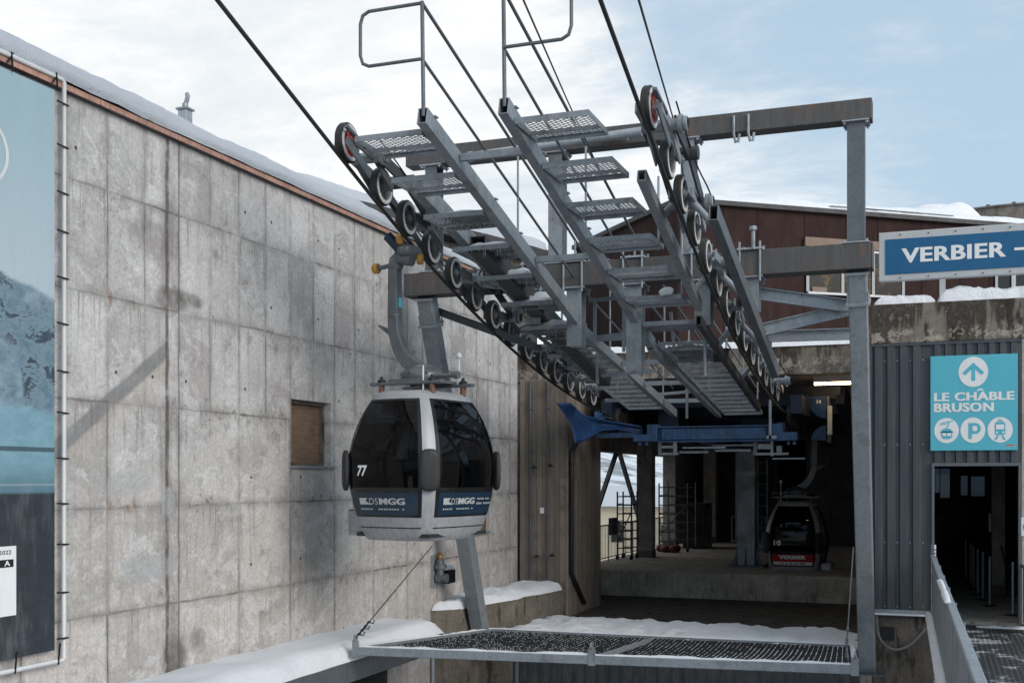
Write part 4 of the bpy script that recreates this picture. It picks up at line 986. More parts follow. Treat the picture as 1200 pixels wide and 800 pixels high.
for a, b in ((N0, N1), (N1, N2), (N3, N2), (N0, N3)):      # snow lying on the frame bars
    n_ = 60
    def fs(u, v, a=a, b=b):
        p = a.lerp(b, u); d = (b - a).normalized(); sdd = V((d.y, -d.x, 0)); k = math.sqrt(max(0, 1 - (2 * v - 1) ** 2))
        return p + sdd * (v - .5) * .085 + V((0, 0, .064 + .028 * k * (0.75 + mnoise.noise(p * 4))))
    dots.grid(fs, n_, 5)
tag(dots.build('snow', 'snow', smooth=False), 'snow crumbs caught in the safety net mesh and on its frame', 'snow', kind='stuff')
# stays of the net
a = N0 + V((0, -.03, .2)); b = on_x(506, 640, -8.9); m = MB().tube([a, a.lerp(b, .3), b], .009, 6)
tag(m.build('stay_wire', 'dark_metal'), 'thin stay wire with chain hooks from the left net corner to the concrete wall', 'wire')
d = (b - a).normalized()
ck = MB()
for i in range(8):
    c = a + d * (.05 + .085 * i); ck.tube([c + (V((.022 * math.cos(t), 0, 0)) if i % 2 else V((0, .022 * math.cos(t), 0))) + d * .05 * math.sin(t) for t in [k * math.pi / 4 for k in range(8)]], .008, 5, True)
for i in (1, 4, 7): c = a + d * (.05 + .085 * i); ck.tube([c, c + V((.08, 0, -.01)), c + V((.1, 0, .04))], .01, 5)
tag(ck.build('chain', 'dark_metal'), 'short hooked chain at the lower left corner of the net', 'chain')
a = N1 + V((-.12, -.02, .15)); b = on_y(1004, 640, 20.4); b = V((-1.32, 20.1, b.z)); m = MB().tube([a, b], .010, 6)
m.cyl(a.lerp(b, .08), a.lerp(b, .14), .02); m.cyl(a.lerp(b, .2), a.lerp(b, .23), .02)
tag(m.build('stay_wire', 'galvanised_dark'), 'thin stay wire from the right net corner up to the right steel column', 'wire')
# valve device on the wall
p = on_x(509, 668, XW); dv = thing('hydrant_valve', 'small brass topped pipe valve with a snowy black box on the concrete wall', 'valve', (XW, p.y, p.z - .3))
c = p + V((.12, 0, 0))
m = MB(); m.box(c.x - .11, c.x - .09, c.y - .18, c.y + .18, c.z - .33, c.z + .3); m.build('back_plate', 'galvanised_light', dv)
m = MB(); m.cyl(c + V((0, 0, -.1)), c + V((0, 0, .22)), .08); m.lathe([(.1, -.04), (.13, -.04), (.13, .04), (.1, .04)], c + V((0, 0, .08)), n=16); m.cyl(c + V((0, -.1, -.14)), c + V((0, .12, -.14)), .07); m.cyl(c + V((0, 0, -.14)), c + V((.16, 0, -.14)), .085); m.build('body', 'hanger_steel', dv, smooth=40)
m = MB(); m.lathe([(.04, 0), (.05, .05), (.03, .09), (.045, .12), (0, .15)], c + V((0, 0, .22)), n=12); m.build('brass_cap', 'brass', dv, smooth=50)
m = MB(); m.box(c.x - .05, c.x + .13, c.y + .16, c.y + .48, c.z - .27, c.z + .02); m.build('box', 'black_trim', dv, bevel=.02)
m = MB(); snow_sheet(m, c + V((-.05, .16, .022)), c + V((.13, .16, .022)), c + V((.13, .48, .022)), c + V((-.05, .48, .022)), .06, 10, 14, .01, .06); tag(m.build('snow', 'snow', smooth=True), 'little snow cap on the black valve box', 'snow', kind='stuff')

# ================================================================== LIFT PORTAL
YB = 18.5
pf = thing('support_portal', 'steel portal frame of rusty beams on leaning grey columns carrying the lift', 'steel frame', (-5, 21, ZL))
zu, zl = 5.68, 3.42
m = MB(); m.box(-8.84, -.93, YB - .16, YB + .16, zu - .16, zu + .16); m.build('crossbeam', 'rusted_beam', pf, bevel=.012)
m = MB(); m.box(-8.84, -.93, YB - .19, YB + .19, zl - .2, zl + .2); m.build('crossbeam', 'rusted_beam', pf, bevel=.012)
m = MB(); m.box(-.927, -.915, YB - .195, YB + .195, zl - .205, zl + .205); m.box(-8.855, -8.843, YB - .195, YB + .195, zl - .205, zl + .205); m.build('end_plate', 'galvanised_dark', pf)
for x, wd, mt in ((-1.17, .26, 'galvanised_dark'), (-3.79, .22, 'galvanised'), (-6.05, .24, 'galvanised'), (-8.35, .22, 'galvanised_dark')):
    mm = MB(); mm.ibeam((x, YB, zl + .202), (x, YB, zu - .162), wd, .3, .02, (0, 1, 0)) if x not in (-1.17,) else mm.bar((x, YB, zl + .202), (x, YB, zu - .162), wd, .28, (0, 1, 0))
    po_ = mm.build('post', mt, pf)
    for zz_, sg_ in ((zl + .203, 1), (zu - .163, -1)):
        mm = MB(); mm.box(x - .2, x + .2, YB - .2, YB + .2, min(zz_, zz_ + sg_ * .02), max(zz_, zz_ + sg_ * .02))
        for sx in (-.165, .165):
            for sy in (-.165, .165): mm.cyl((x + sx, YB + sy, zz_ + sg_ * .02), (x + sx, YB + sy, zz_ + sg_ * .055), .02, n=6)
        mm.build('base_plate', 'galvanised_light', po_)
def leg(x, ytop, ybot, ztop, zbot, mt):
    m = MB(); m.bar((x, ytop, ztop), (x, ybot, zbot), .28, .30, (0, 1, 0)); l = m.build('leg', mt, pf, bevel=.02)
    m = MB(); d = V((0, ybot - ytop, zbot - ztop)).normalized(); c = V((x, ytop, ztop)) + d * .5
    m.bar(c - d * .02, c + d * .02, .36, .38, (0, 1, 0))
    MB().bar(V((x, ytop, ztop)) + d * .0, V((x, ytop, ztop)) + d * .03, .34, .36, (0, 1, 0)).build('flange', 'galvanised_light', l)
    for sx in (-.15, .15):
        for sy in (-.16, .16): m.cyl(c + V((sx, sy, .04)) - d * .1, c + V((sx, sy, .04)) + d * .06, .016, n=6)
    m.build('flange', 'galvanised_light', l)
    m = MB(); m.box(x - .3, x + .3, ybot - .3, ybot + .3, zbot - .03, zbot); m.build('foot_plate', 'galvanised_dark', l)
leg(-1.15, YB, 21.15, zl - .202, -3.42, 'galvanised'); leg(-8.5, YB, 21.2, zl - .202, -3.42, 'galvanised')
# under the right foot a bit of wall; brace tubes; hooks
m = MB(); a = on_y(551, 184, 17.95); b = on_y(752, 154, 17.95); m.cyl(a, b, .075); m.cyl(a - (b - a).normalized() * .02, a + (b - a).normalized() * .05, .09); m.build('tie_tube', 'galvanised_light', pf, smooth=50)
m = MB(); m.cyl(a + V((2.2, .28, .2)), b + V((-.3, .28, .02)), .055); m.build('tie_tube', 'galvanised_light', pf, smooth=50)
for uu in (860, 877):
    q = on_y(uu, 140, YB - .17); mm = MB(); mm.tube([(q.x, YB - .18, zu + .1), (q.x, YB - .18, zu - .2), (q.x + .03, YB - .18, zu - .33), (q.x + .07, YB - .18, zu - .33), (q.x + .09, YB - .18, zu - .2)], .022, 8); mm.build('hook', 'galvanised', pf, smooth=50)
def chan(a, b, w_=.10, h_=.2, mt='galvanised_light', nm='brace'): MB().channel(a, b, w_, h_, .016, 1).build(nm, mt, pf)
chan(on_y(876, 342, 18.7), on_y(998, 359, 19.0)); chan(on_y(886, 388, 18.9), on_y(998, 362, 19.1)); chan(on_y(870, 395, 20.6), on_y(1000, 391, 20.6))
chan(on_y(500, 360, 18.8), on_y(625, 405, 18.9), .1, .14, 'galvanised_dark')
# hangers below the lower beam
for x, d_ in ((-2.78, .75), (-4.69, 1.65), (-5.72, 1.2), (-6.45, .8), (-3.55, .95)):
    mm = MB(); mm.ibeam((x, YB, zl - .202), (x, YB, zl - d_), .26, .26, .02, (0, 1, 0)); mm.box(x - .2, x + .2, YB - .2, YB + .2, zl - .235, zl - .203)
    o = mm.build('hanger_post', 'galvanised', pf)
    mm = MB(); mm.box(x - .2, x + .2, YB - .23, YB + .23, zl + .203, zl + .235)
    for sx in (-.16, .16):
        for sy in (-.21, .21): mm.cyl((x + sx, YB + sy, zl - .3), (x + sx, YB + sy, zl + .33), .018, n=6)
    mm.build('clamp', 'galvanised_light', o)
x = -2.72; MB().cyl((x, YB - .23, zl + .2), (x, YB - .23, zl + .55), .03).lathe([(.06, 0), (.06, .06), (.02, .07)], (x, YB - .23, zl + .5), n=8).build('threaded_rod', 'galvanised', pf)

# ================================================================== HAUL ROPES + SHEAVES
Y0 = 13.15
def zs(y):
    s = y - Y0
    return 4.38 - .36 * s if s < 0 else 4.38 - .36 * s + .01205 * s * s
def slope(y): s = max(0, y - Y0); return -.36 + .0241 * s
XR = {'l': -7.2, 'r': -3.18}; RS = .262
for key, lab in (('l', 'dark haul rope running down over the grey gondola to the left pulleys'), ('r', 'dark haul rope running down to the right row of pulleys')):
    pts = []
    y = -32.0
    while y < 28.0:
        th = math.atan(slope(y)); o = RS + .015
        pts.append(V((XR[key], y + o * math.sin(th), zs(y) - o * math.cos(th)))); y += 4.0 if y < 8 else .5
    tag(MB().tube(pts, .026, 8).build('haul_rope', 'rope_steel', smooth=True), lab, 'rope')

def sheave_proto(parent, at, red):
    m = MB(); w = .05
    m.lathe([(.185, -w - .008), (.233, -w - .006), (.233, w + .006), (.185, w + .008), (.192, .035), (.192, -.035), (.185, -w - .008)], axis=(1, 0, 0), n=28)
    s_ = m.build('sheave', 'rim_grey', parent, at=at, smooth=35)
    m = MB(); m.lathe([(.232, -w), (.248, -w), (.262, -w * .6), (.259, -.015), (.259, .015), (.262, w * .6), (.248, w), (.232, w)], axis=(1, 0, 0), n=28); m.build('tyre', 'worn_tyre', s_, at=at, smooth=50)
    m = MB(); m.lathe([(.191, .03), (.15, .012), (.09, .012), (.085, .05), (.0, .05)], axis=(1, 0, 0), n=24); m.lathe([(.0, -.05), (.085, -.05), (.09, -.012), (.15, -.012), (.191, -.03)], axis=(1, 0, 0), n=24)
    for i in range(6):
        a = i * math.pi / 3; m.bar((.026, .08 * math.cos(a), .08 * math.sin(a)), (.026, .19 * math.cos(a), .19 * math.sin(a)), .03, .02, (1, 0, 0))
    m.build('disc', 'rim_red' if red else 'disc_grey', s_, at=at, smooth=40)
    m = MB(); m.cyl((-.07, 0, 0), (.075, 0, 0), .05); m.cyl((.075, 0, 0), (.1, 0, 0), .03, n=6); m.build('hub', 'galvanised', s_, at=at, smooth=40)
    return s_
def sheave_train(key, label, outer):
    x = XR[key]
    root = thing('sheave_assembly', label, 'pulley assembly', (x, 18.5, 2.0))
    ys = [13.2, 14.18] + [14.98 + .86 * i for i in range(12)]
    p0 = None; p1 = None
    def P(y, dx=0, dz=0): return V((x + dx, y, zs(y) + dz))
    for i, y in enumerate(ys):
        if i == 0: p0 = sheave_proto(root, P(y), True)
        elif i == 1: p1 = sheave_proto(root, P(y), False)
        else: dup_part(p1, root, P(y))
    # pair rockers: two side plates and a pivot drum
    sd = 1
    for i in range(0, len(ys) - 1, 2):
        a, b = P(ys[i], .15), P(ys[i + 1], .15); c = (a + b) / 2 + V((0, 0, .10))
        m = MB()
        for o in (0, -.30):
            ov = V((o, 0, 0)); d = (b - a).normalized(); u_ = V((0, -d.z, d.y))
            for a_, b_ in ((a, c), (c, b)): m.bar(a_ + ov - (b_ - a_).normalized() * .05, b_ + ov + (b_ - a_).normalized() * .05, .025, .12)
        r_ = m.build('rocker_arm', 'rocker_steel' if key == 'l' else 'galvanised', root)
        m = MB(); m.cyl(c + V((-.34, 0, 0)), c + V((.10, 0, 0)), .075, n=16); m.lathe([(.075, .0), (.115, .0), (.115, .05), (.06, .05), (.06, .075), (0, .075)], c + V((.10, 0, 0)), (1, 0, 0), 18); m.lathe([(.0, .0), (.09, .0), (.09, .04), (.075, .05)], c + V((.16, 0, 0)), (1, 0, 0), 14)
        m.build('pivot', 'galvanised', r_, smooth=40)
    # quad levers
    for i in range(0, len(ys) - 3, 4):
        a, b = P((ys[i] + ys[i + 1]) / 2, .20, .14), P((ys[i + 2] + ys[i + 3]) / 2, .20, .14); c = (a + b) / 2 + V((0, 0, .12))
        m = MB()
        for o in (0, -.40):
            ov = V((o, 0, 0)); m.bar(a + ov, c + ov, .03, .17); m.bar(c + ov, b + ov, .03, .17)
        m.cyl(c + V((-.45, 0, .0)), c + V((.12, 0, .0)), .09, n=16); m.build('lever', 'sooty_steel', root, smooth=40)
    # rope guides under the first wheels
    m = MB(); d = V((0, 1, slope(14))).normalized()
    m.bar(P(12.85, .18, -.2), P(13.5, .18, -.25), .02, .12); m.bar(P(12.95, .12, .05), P(13.4, .16, .05), .05, .04); m.build('rope_catcher', 'galvanised_dark', root)
    for dx, dz, sag in ((-.17, .16, .02), (.24, .33, .05)):
        pts = []
        for i in range(60):
            y = 13.6 + i * .19; pts.append(P(y, dx + .015 * math.sin(y * 2.1), dz + sag * math.sin(y * 3.3) * math.sin(y * .9)))
        MB().tube(pts, .011, 5).build('sensor_cable', 'black_pipe', root)
    for y in (14.6, 17.1, 19.7, 22.3): MB().box(x - .16, x - .06, y - .07, y + .07, zs(y) + .12, zs(y) + .26).build('sensor_box', 'dark_metal', root, bevel=.01)
    # support beams either side
    for nm, (dx, ya, za, yb_, zb_, w_, h_, mt) in outer.items():
        m = MB(); m.hollow((x + dx, ya, za), (x + dx, yb_, zb_), w_, h_, .02); o = m.build('support_beam', mt, root, bevel=.01)
    for y in (15.2, 17.4, 19.6, 22.0):     # cross pins tie wheels to beams
        m = MB()
        for nm, (dx, ya, za, yb_, zb_, w_, h_, mt) in outer.items():
            if ya <= y <= yb_:
                zz_ = za + (zb_ - za) * (y - ya) / (yb_ - ya); m.cyl(P(y, 0, .14), V((x + dx, y, zz_)), .05, n=10)
        if m.v: m.build('cross_pin', 'galvanised', root, smooth=40)
    return root
sheave_train('l', 'left row of black tyred pulleys with the outermost wheel red, beside the concrete wall',
    {'a': (.45, 14.4, 4.05, 22.5, 2.25, .16, .26, 'galvanised'), 'b': (.85, 15.6, 3.45, 22.5, 2.0, .26, .26, 'sooty_steel')})
sheave_train('r', 'right row of black tyred pulleys, below the rusty top beam',
    {'a': (.50, 14.6, 3.40, 20.6, 1.87, .13, .22, 'galvanised_dark'), 'b': (-.33, 14.15, 3.84, 17.9, 2.70, .12, .16, 'galvanised'), 'c': (-.36, 18.0, 2.5, 24.5, 1.5, .1, .16, 'sooty_steel')})
# front rollers on the thin cables + thin cables
tp = on_y(790, 143, 15.0); q = on_y(747, -5, 8.0)
tag(MB().tube([q + (q - tp) * .5, q, tp, on_y(803, 218, 15.6)], .010, 6).build('signal_cable', 'rope_steel'), 'thin black signal cable beside the right haul rope', 'cable')
tp2 = on_y(664, 116, 14.0); q2 = on_y(611, -5, 9.0)
tag(MB().tube([q2 + (q2 - tp2) * .6, q2, tp2, on_y(705, 205, 15.0), on_y(745, 280, 17.0)], .010, 6).build('signal_cable', 'rope_steel'), 'thin black signal cable crossing between the two walkway handrails', 'cable')
rr = thing('cable_roller', 'small grey guide roller on a bracket beside the topmost right wheel', 'roller', tp.to_tuple())
m = MB(); m.lathe([(0, -.07), (.11, -.07), (.11, -.05), (.07, -.03), (.07, .03), (.11, .05), (.11, .07), (0, .07)], tp + V((.05, 0, -.02)), (1, 0, 0), 20); m.build('wheel', 'rim_grey', rr, smooth=40)
m = MB(); m.bar(tp + V((-.05, 0, -.02)), V((XR['r'] + .15, 14.4, zs(14.4) + .08)), .04, .06); m.cyl(tp + V((-.1, 0, -.02)), tp + V((.15, 0, -.02)), .025, n=8); m.build('bracket', 'galvanised', rr)

# ================================================================== WALKWAYS
GW, GL = .86, .80
def grate_mesh(w, l, pitch=.062, bw=.009):
    m = MB(); n = int((w + l) / pitch) + 2; k = .62
    def clip(p, d):
        t0, t1 = -9, 9
        for ax, lim in ((0, w / 2), (1, l / 2)):
            if abs(d[ax]) < 1e-6: continue
            a, b = (-lim - p[ax]) / d[ax], (lim - p[ax]) / d[ax]
            t0, t1 = max(t0, min(a, b)), min(t1, max(a, b))
        return (t0, t1) if t1 - t0 > .02 else None
    for sgn in (1, -1):
        d = (1, sgn * k); nn = (-sgn * k, 1)
        for i in range(-n, n):
            p = (0, i * pitch); c = clip(p, d)
            if c: m.bar((p[0] + d[0] * c[0], p[1] + d[1] * c[0], 0), (p[0] + d[0] * c[1], p[1] + d[1] * c[1], 0), bw, .007)
    return m
def stringer_pts(s):
    return [V((-5.71, 12.3, 4.29)), V((-5.71, 18.9, 2.55)), V((-5.71, 26.2, 1.5))] if s == 'l' else [V((-4.68, 12.3, 4.29)), V((-4.68, 19.6, 2.34)), V((-4.68, 26.2, 1.47))]
def zst(s, y):
    a, b, c = stringer_pts(s)
    return a.z + (b.z - a.z) * (y - a.y) / (b.y - a.y) if y < b.y else b.z + (c.z - b.z) * (y - b.y) / (c.y - b.y)
def walkway(s, label):
    sg_ = -1 if s == 'l' else 1; a, b, c = stringer_pts(s); x0 = a.x
    root = thing('maintenance_walkway', label, 'walkway', (x0, 19, 1.4))
    MB().hollow(a, b, .125, .205, .012).build('stringer', 'galvanised', root, bevel=.006)
    MB().hollow(b + V((0, -.1, -.02)), c, .115, .18, .012).build('stringer', 'galvanised', root, bevel=.006)
    for i in range(7):
        y = 12.55 + 1.0 * i; zz_ = zst(s, y); MB().box(x0 - .085, x0 + .085, y - .05, y + .05, zz_ + .105, zz_ + .125).build('cleat', 'galvanised_light', root, bevel=.004)
    # steps
    fr = MB()
    for yy in (-GL / 2, GL / 2): fr.box(-GW / 2 - .02, GW / 2 + .02, yy - .005, yy + .005, -.055, .015); fr.box(-GW / 2, GW / 2, yy - .03 if yy > 0 else yy + .006, yy - .006 if yy > 0 else yy + .03, -.001, .012)
    fr.box(-GW / 2, GW / 2, .10, .112, -.05, -.005)
    for xx in (-GW / 2 - .012, GW / 2 + .012): fr.box(xx - .005, xx + .005, -GL / 2 + .006, GL / 2 - .006, -.05, .015)
    first = None
    for i in range(7):
        y = 12.86 + 1.0 * i; at = (x0 + sg_ * (GW / 2 + .10), y, zst(s, y) + .03)
        if first is None:
            first = fr.build('step', 'galvanised', root, at=at); grate_mesh(GW, GL, .07, .009).build('grating', 'galvanised', first, at=at)
        else: dup_part(first, root, at)
    # long gratings on the flatter run
    ang = math.atan((c.z - b.z) / (c.y - b.y)); LL = 1.32; lf = MB(); lg = grate_mesh(.84, LL, .11, .009)
    rx = Matrix.Rotation(ang, 3, 'X')
    for yy in (-LL / 2, -.22, .22, LL / 2): lf.box(-.43, .43, yy - .006, yy + .006, -.06, -.004)
    for xx in (-.43, .43): lf.box(xx - .006, xx + .006, -LL / 2 - .007, LL / 2 + .007, -.06, .02)
    for mm in (lf, lg): mm.v = [rx @ p for p in mm.v]
    first = None
    for i in range(5):
        y = b.y + .75 + LL * i + .02 * i; at = (x0 + sg_ * .53, y, zst(s, y) + .06)
        if first is None: first = lf.build('platform', 'galvanised', root, at=at); lg.build('grating', 'galvanised_dark', first, at=at)
        else: dup_part(first, root, at)
    # handrails
    up1, up2 = V((0, 0, 1.33)), V((0, 0, .67)); rr_ = .022
    e = V((x0, 26.0, zst(s, 26.0)))
    w_ = .82 * sg_
    m = MB(); m.tube([a + up1, b + up1, e + up1 * .8], rr_, 8); m.tube([a + up2, b + up2, e + up2 * .8], rr_ * .9, 8); m.cyl(a + V((0, .04, 0)), a + up1 + V((0, 0, .02)), rr_ * 1.1)
    m.build('handrail', 'galvanised_dark', root, smooth=60)
    q = [a + up2, a + up2 + V((w_ * .86, 0, 0)), a + up2 + V((w_ * .96, 0, .04)), a + up2 + V((w_, 0, .14)), a + up1 + V((w_, 0, -.14)), a + up1 + V((w_ * .96, 0, -.04)), a + up1 + V((w_ * .86, 0, 0)), a + up1]
    MB().tube(q, rr_, 8).build('end_loop', 'galvanised_dark', root, smooth=60)
    for y in (15.6, 18.4, 20.6, 22.8, 25.0):
        z = zst(s, y); f = 1.33 if y < 19 else 1.33 - .27 * (y - 19) / 7
        MB().cyl((x0 + .0, y, z), (x0 + .0, y, z + f - .02), .017, n=8).build('rail_post', 'galvanised', root)
    return root
wl = walkway('l', 'left grating stairway of the lift, guard loop pointing left, its lower steps iced')
wr = walkway('r', 'right grating stairway of the lift, guard loop pointing right, beside the right pulleys')
# tie rungs between the stringers belong to the left walkway
for y in (13.3, 16.2, 19.4, 21.2, 23.0, 24.8):
    z = (zst('l', y) + zst('r', y)) / 2 + .02
    MB().bar((-5.63, y, z), (-4.76, y, z), .07, .09).build('cross_tie', 'galvanised', wl)
# outer rail of the right run
m = MB()
for (za_, zb2) in ((1.0, .9), (.5, .45)): m.tube([(-3.7, 16.0, zst('r', 16) + za_ + .1), (-3.7, 19.6, zst('r', 19.6) + za_), (-3.75, 26, zst('r', 26) + zb2)], .018, 8)
for y in (16.0, 17.6, 19.6, 21.6, 23.6, 25.6): m.cyl((-3.72, y, zst('r', y) - .05), (-3.72, y, zst('r', y) + 1.0), .018, n=8)
m.build('handrail', 'galvanised', wr, smooth=60)
m = MB()
for y in (20.5, 22.5, 24.5): m.bar((-6.62, y, zst('l', y) + .02), (-6.62, y, zst('l', y) + .9), .03, .03); m.bar((-6.62, y, zst('l', y) - .02), (-6.9, y, zst('l', y) - .02), .06, .08)
m.tube([(-6.62, 20.5, zst('l', 20.5) + .9), (-6.62, 24.5, zst('l', 24.5) + .9)], .018, 8); m.build('handrail', 'galvanised', wl, smooth=60)
m = MB(); m.tube([on_y(818, 350, 19.2), on_y(818, 384, 19.4), on_y(826, 396, 19.5), on_y(826, 440, 19.6)], .028, 8); m.build('conduit', 'galvanised_light', wr, smooth=60)
for (u0, v0, u1, v1, y) in ((731, 355, 731, 412, 19.3), (751, 395, 751, 440, 19.6), (697, 350, 697, 402, 19.0), (700, 408, 700, 450, 21), (716, 420, 742, 450, 21.5), (786, 366, 790, 409, 19.4), (805, 450, 805, 490, 24)):
    MB().bar(on_y(u0, v0, y), on_y(u1, v1, y), .05, .05, (0, 1, 0)).build('upright', 'galvanised', wr)
for (u0, v0, u1, v1, y) in ((690, 396, 760, 388, 19.5), (705, 440, 770, 434, 21.5), (690, 352, 725, 349, 19), (770, 462, 830, 457, 23.6)):
    MB().bar(on_y(u0, v0, y), on_y(u1, v1, y), .06, .06).build('cross_tie', 'galvanised', wl)
q = on_y(845, 417, 20.6); MB().box(q.x - .12, q.x + .12, q.y - .1, q.y + .1, q.z - .1, q.z + .1).box(q.x - .15, q.x + .15, q.y - .08, q.y + .08, q.z + .102, q.z + .13).build('switch_box', 'dark_metal', wr, bevel=.01)
# snow and ice on the left steps
m = MB()
for i, big in ((2, .06), (3, .08), (4, .15), (5, .14), (6, .10)):
    y = 12.86 + i; z = zst('l', y) + .045; xc = -5.71 - (GW / 2 + .10)
    def cap(u, v, y=y, z=z, xc=xc, big=big):
        x_, y_ = (u - .5) * 2, (v - .5) * 2; k = max(0, 1 - x_ ** 4) * max(0, 1 - y_ ** 4); px, py = xc + x_ * GW * .36 + .06, y + y_ * GL * .44
        return V((px, py, z - .005 + big * k ** .5 * (1 + lump((px, py, i), 4, .8))))
    m.grid(cap, 16, 10)
    for jx in range(15):
        for jy in (0, .5, 1):
            xx = xc - GW / 2 + .04 + (GW - .08) * jx / 14 + random.uniform(-.012, .012); yy = y + (jy - .5) * GL * .8
            if mnoise.noise(V((xx * 2.5, yy * 2, i * 3.1))) > -.12: m.cyl((xx, yy, z - .03), (xx + random.uniform(-.008, .008), yy, z - random.uniform(.05, .085) - .09 * random.random() ** 3), random.uniform(.008, .017), .002, 5)
def cap2(u, v):
    x_, y_ = (u - .5) * 2, (v - .5) * 2; k = max(0, 1 - x_ * x_ - y_ * y_ * .9); px, py = -4.15 + x_ * .36, 20.7 + y_ * .6; return V((px, py, zst('r', py) + .07 + .2 * k ** .6))
m.grid(cap2, 16, 16); tag(m.build('snow', 'shaded_snow', smooth=True), 'snow caps and icicles on the stairway steps', 'snow', kind='stuff')
# string of work-light cable bits hanging off a right step
p = V((-4.0, 17.62, zst('r', 17.62)))
m = MB(); m.blob(p + V((.1, -.25, .02)), (.10, .05, .06), 2.5); m.blob(p + V((.02, -.25, .0)), (.05, .05, .05), 2.2); tag(m.build('snow_clump', 'snow', smooth=True), 'small white snow clump stuck to a right step edge', 'snow')

# ================================================================== TERMINAL inside the hall mouth
tm = thing('lift_terminal', 'blue and grey lift terminal machinery on a steel column in the station mouth', 'machinery', (-5.1, 33, ZP))
yb = 25.6
def Y(u, v, y=yb): return on_y(u, v, y)
def ybox(mb, u0, v0, u1, v1, y, dep): a, b = Y(u0, v1, y), Y(u1, v0, y); mb.box(a.x, b.x, y, y + dep, a.z, b.z)
m = MB(); a, b = Y(770, 508), Y(903, 508)
m.ibeam((a.x, yb + .12, (Y(835, 499).z + Y(835, 517).z) / 2), (b.x, yb + .12, (Y(835, 499).z + Y(835, 517).z) / 2), .24, .36, .03); m.box(a.x + .1, b.x - .1, yb + .02, yb + .09, Y(835, 515).z + .01, Y(835, 501).z - .01); m.build('front_beam', 'beam_blue', tm, bevel=.008)
m = MB(); ybox(m, 903, 496, 917, 512, yb - .05, .35); ybox(m, 903, 506, 934, 516, yb - .12, .25)
for (uu, vv) in ((924, 518), (931, 518)): p = Y(uu, vv, yb - .1); m.cyl(p + V((0, -.03, -.02)), p + V((0, .1, -.02)), .04, n=10)
m.build('end_block', 'beam_blue', tm, bevel=.01)
m = MB(); ybox(m, 758, 497, 770, 517, yb - .05, .35); ybox(m, 742, 508.5, 764, 517, yb - .12, .25)
for (uu, vv) in ((750, 519), (758, 519)): p = Y(uu, vv, yb - .1); m.cyl(p + V((0, -.03, -.02)), p + V((0, .1, -.02)), .04, n=10)
m.build('end_block', 'beam_blue', tm, bevel=.01)
m = MB()
for (u0, v0, u1, v1) in ((771, 517.5, 775, 533), (789, 517.5, 793, 533), (775, 522, 789, 525), (773, 530, 795, 533), (883, 518, 887, 533), (903, 514, 906, 534), (888, 520, 903, 526), (886, 530, 924, 533), (800, 523, 850, 525.5), (905, 536, 943, 538), (796, 528, 830, 531), (835, 520.5, 884, 522.5), (838, 526, 880, 529), (910, 522, 916, 533)):
    m = MB(); ybox(m, u0, v0, u1, v1, yb + random.uniform(.0, .25), .08); m.build('rail_bracket', 'galvanised', tm)
m = MB(); ybox(m, 901, 468, 904, 514, yb - .2, .05); ybox(m, 898, 510, 910, 514, yb - .2, .06); m.build('indicator_rod', 'galvanised_light', tm)
# long side girders and wheels running back
for sx in (-7.35, -2.95):
    m = MB(); m.bar((sx, yb + .6, 1.66), (sx, 40, 1.66), .25, .42); m.bar((sx + (.35 if sx < -5 else -.35), yb + .8, 1.15), (sx + (.35 if sx < -5 else -.35), 40, 1.15), .18, .25)
    m.build('side_girder', 'navy', tm)
    t0 = None
    for i in range(9):
        at = (sx + (.18 if sx < -5 else -.18), yb + 1.0 + .75 * i, 1.42)
        if t0 is None:
            t0 = MB().lathe([(.1, -.06), (.24, -.06), (.27, -.03), (.27, .03), (.24, .06), (.1, .06), (.1, -.06)], axis=(1, 0, 0), n=20).build('drive_tyre', 'worn_tyre', tm, at=at, smooth=40)
        else: dup_part(t0, tm, at)
m = MB()
for y in (27.2, 30, 33, 36.5): m.bar((-7.5, y, 1.80), (-2.8, y, 1.80), .22, .22)
m.bar((-5.1, 27, .95), (-5.1, 40, .95), .35, .3); m.box(-6.4, -5.9, 27.5, 29.0, .9, 1.7); m.box(-4.6, -3.8, 29, 31, .8, 1.5); m.build('cross_member', 'navy', tm, bevel=.01)
# central column
cx_, cy_ = -5.08, 33.0
m = MB(); m.bar((cx_, cy_, ZP + .04), (cx_, cy_, .80), .50, .50, (0, 1, 0)); c = m.build('column', 'galvanised', tm, bevel=.02)
m = MB(); m.box(cx_ - .52, cx_ + .52, cy_ - .45, cy_ + .45, ZP, ZP + .05)
for a in range(8):
    t = a * math.pi / 4; d = V((math.cos(t), math.sin(t), 0)); s_ = V((-d.y, d.x, 0)) * .012; o = V((cx_, cy_, ZP + .05))
    m.prism([o + d * .24 - s_, o + d * .46 - s_, o + d * .24 + V((0, 0, .5)) - s_], s_ * 2)
m.build('foot_plate', 'galvanised_dark', c)
m = MB(); m.box(cx_ - .27, cx_ + .27, cy_ - .27, cy_ + .27, .05, .20); m.build('collar', 'galvanised_light', c)
m = MB(); m.box(cx_ - .7, cx_ + .7, cy_ - .3, cy_ + .3, .802, 1.0); m.build('head', 'galvanised_dark', c)
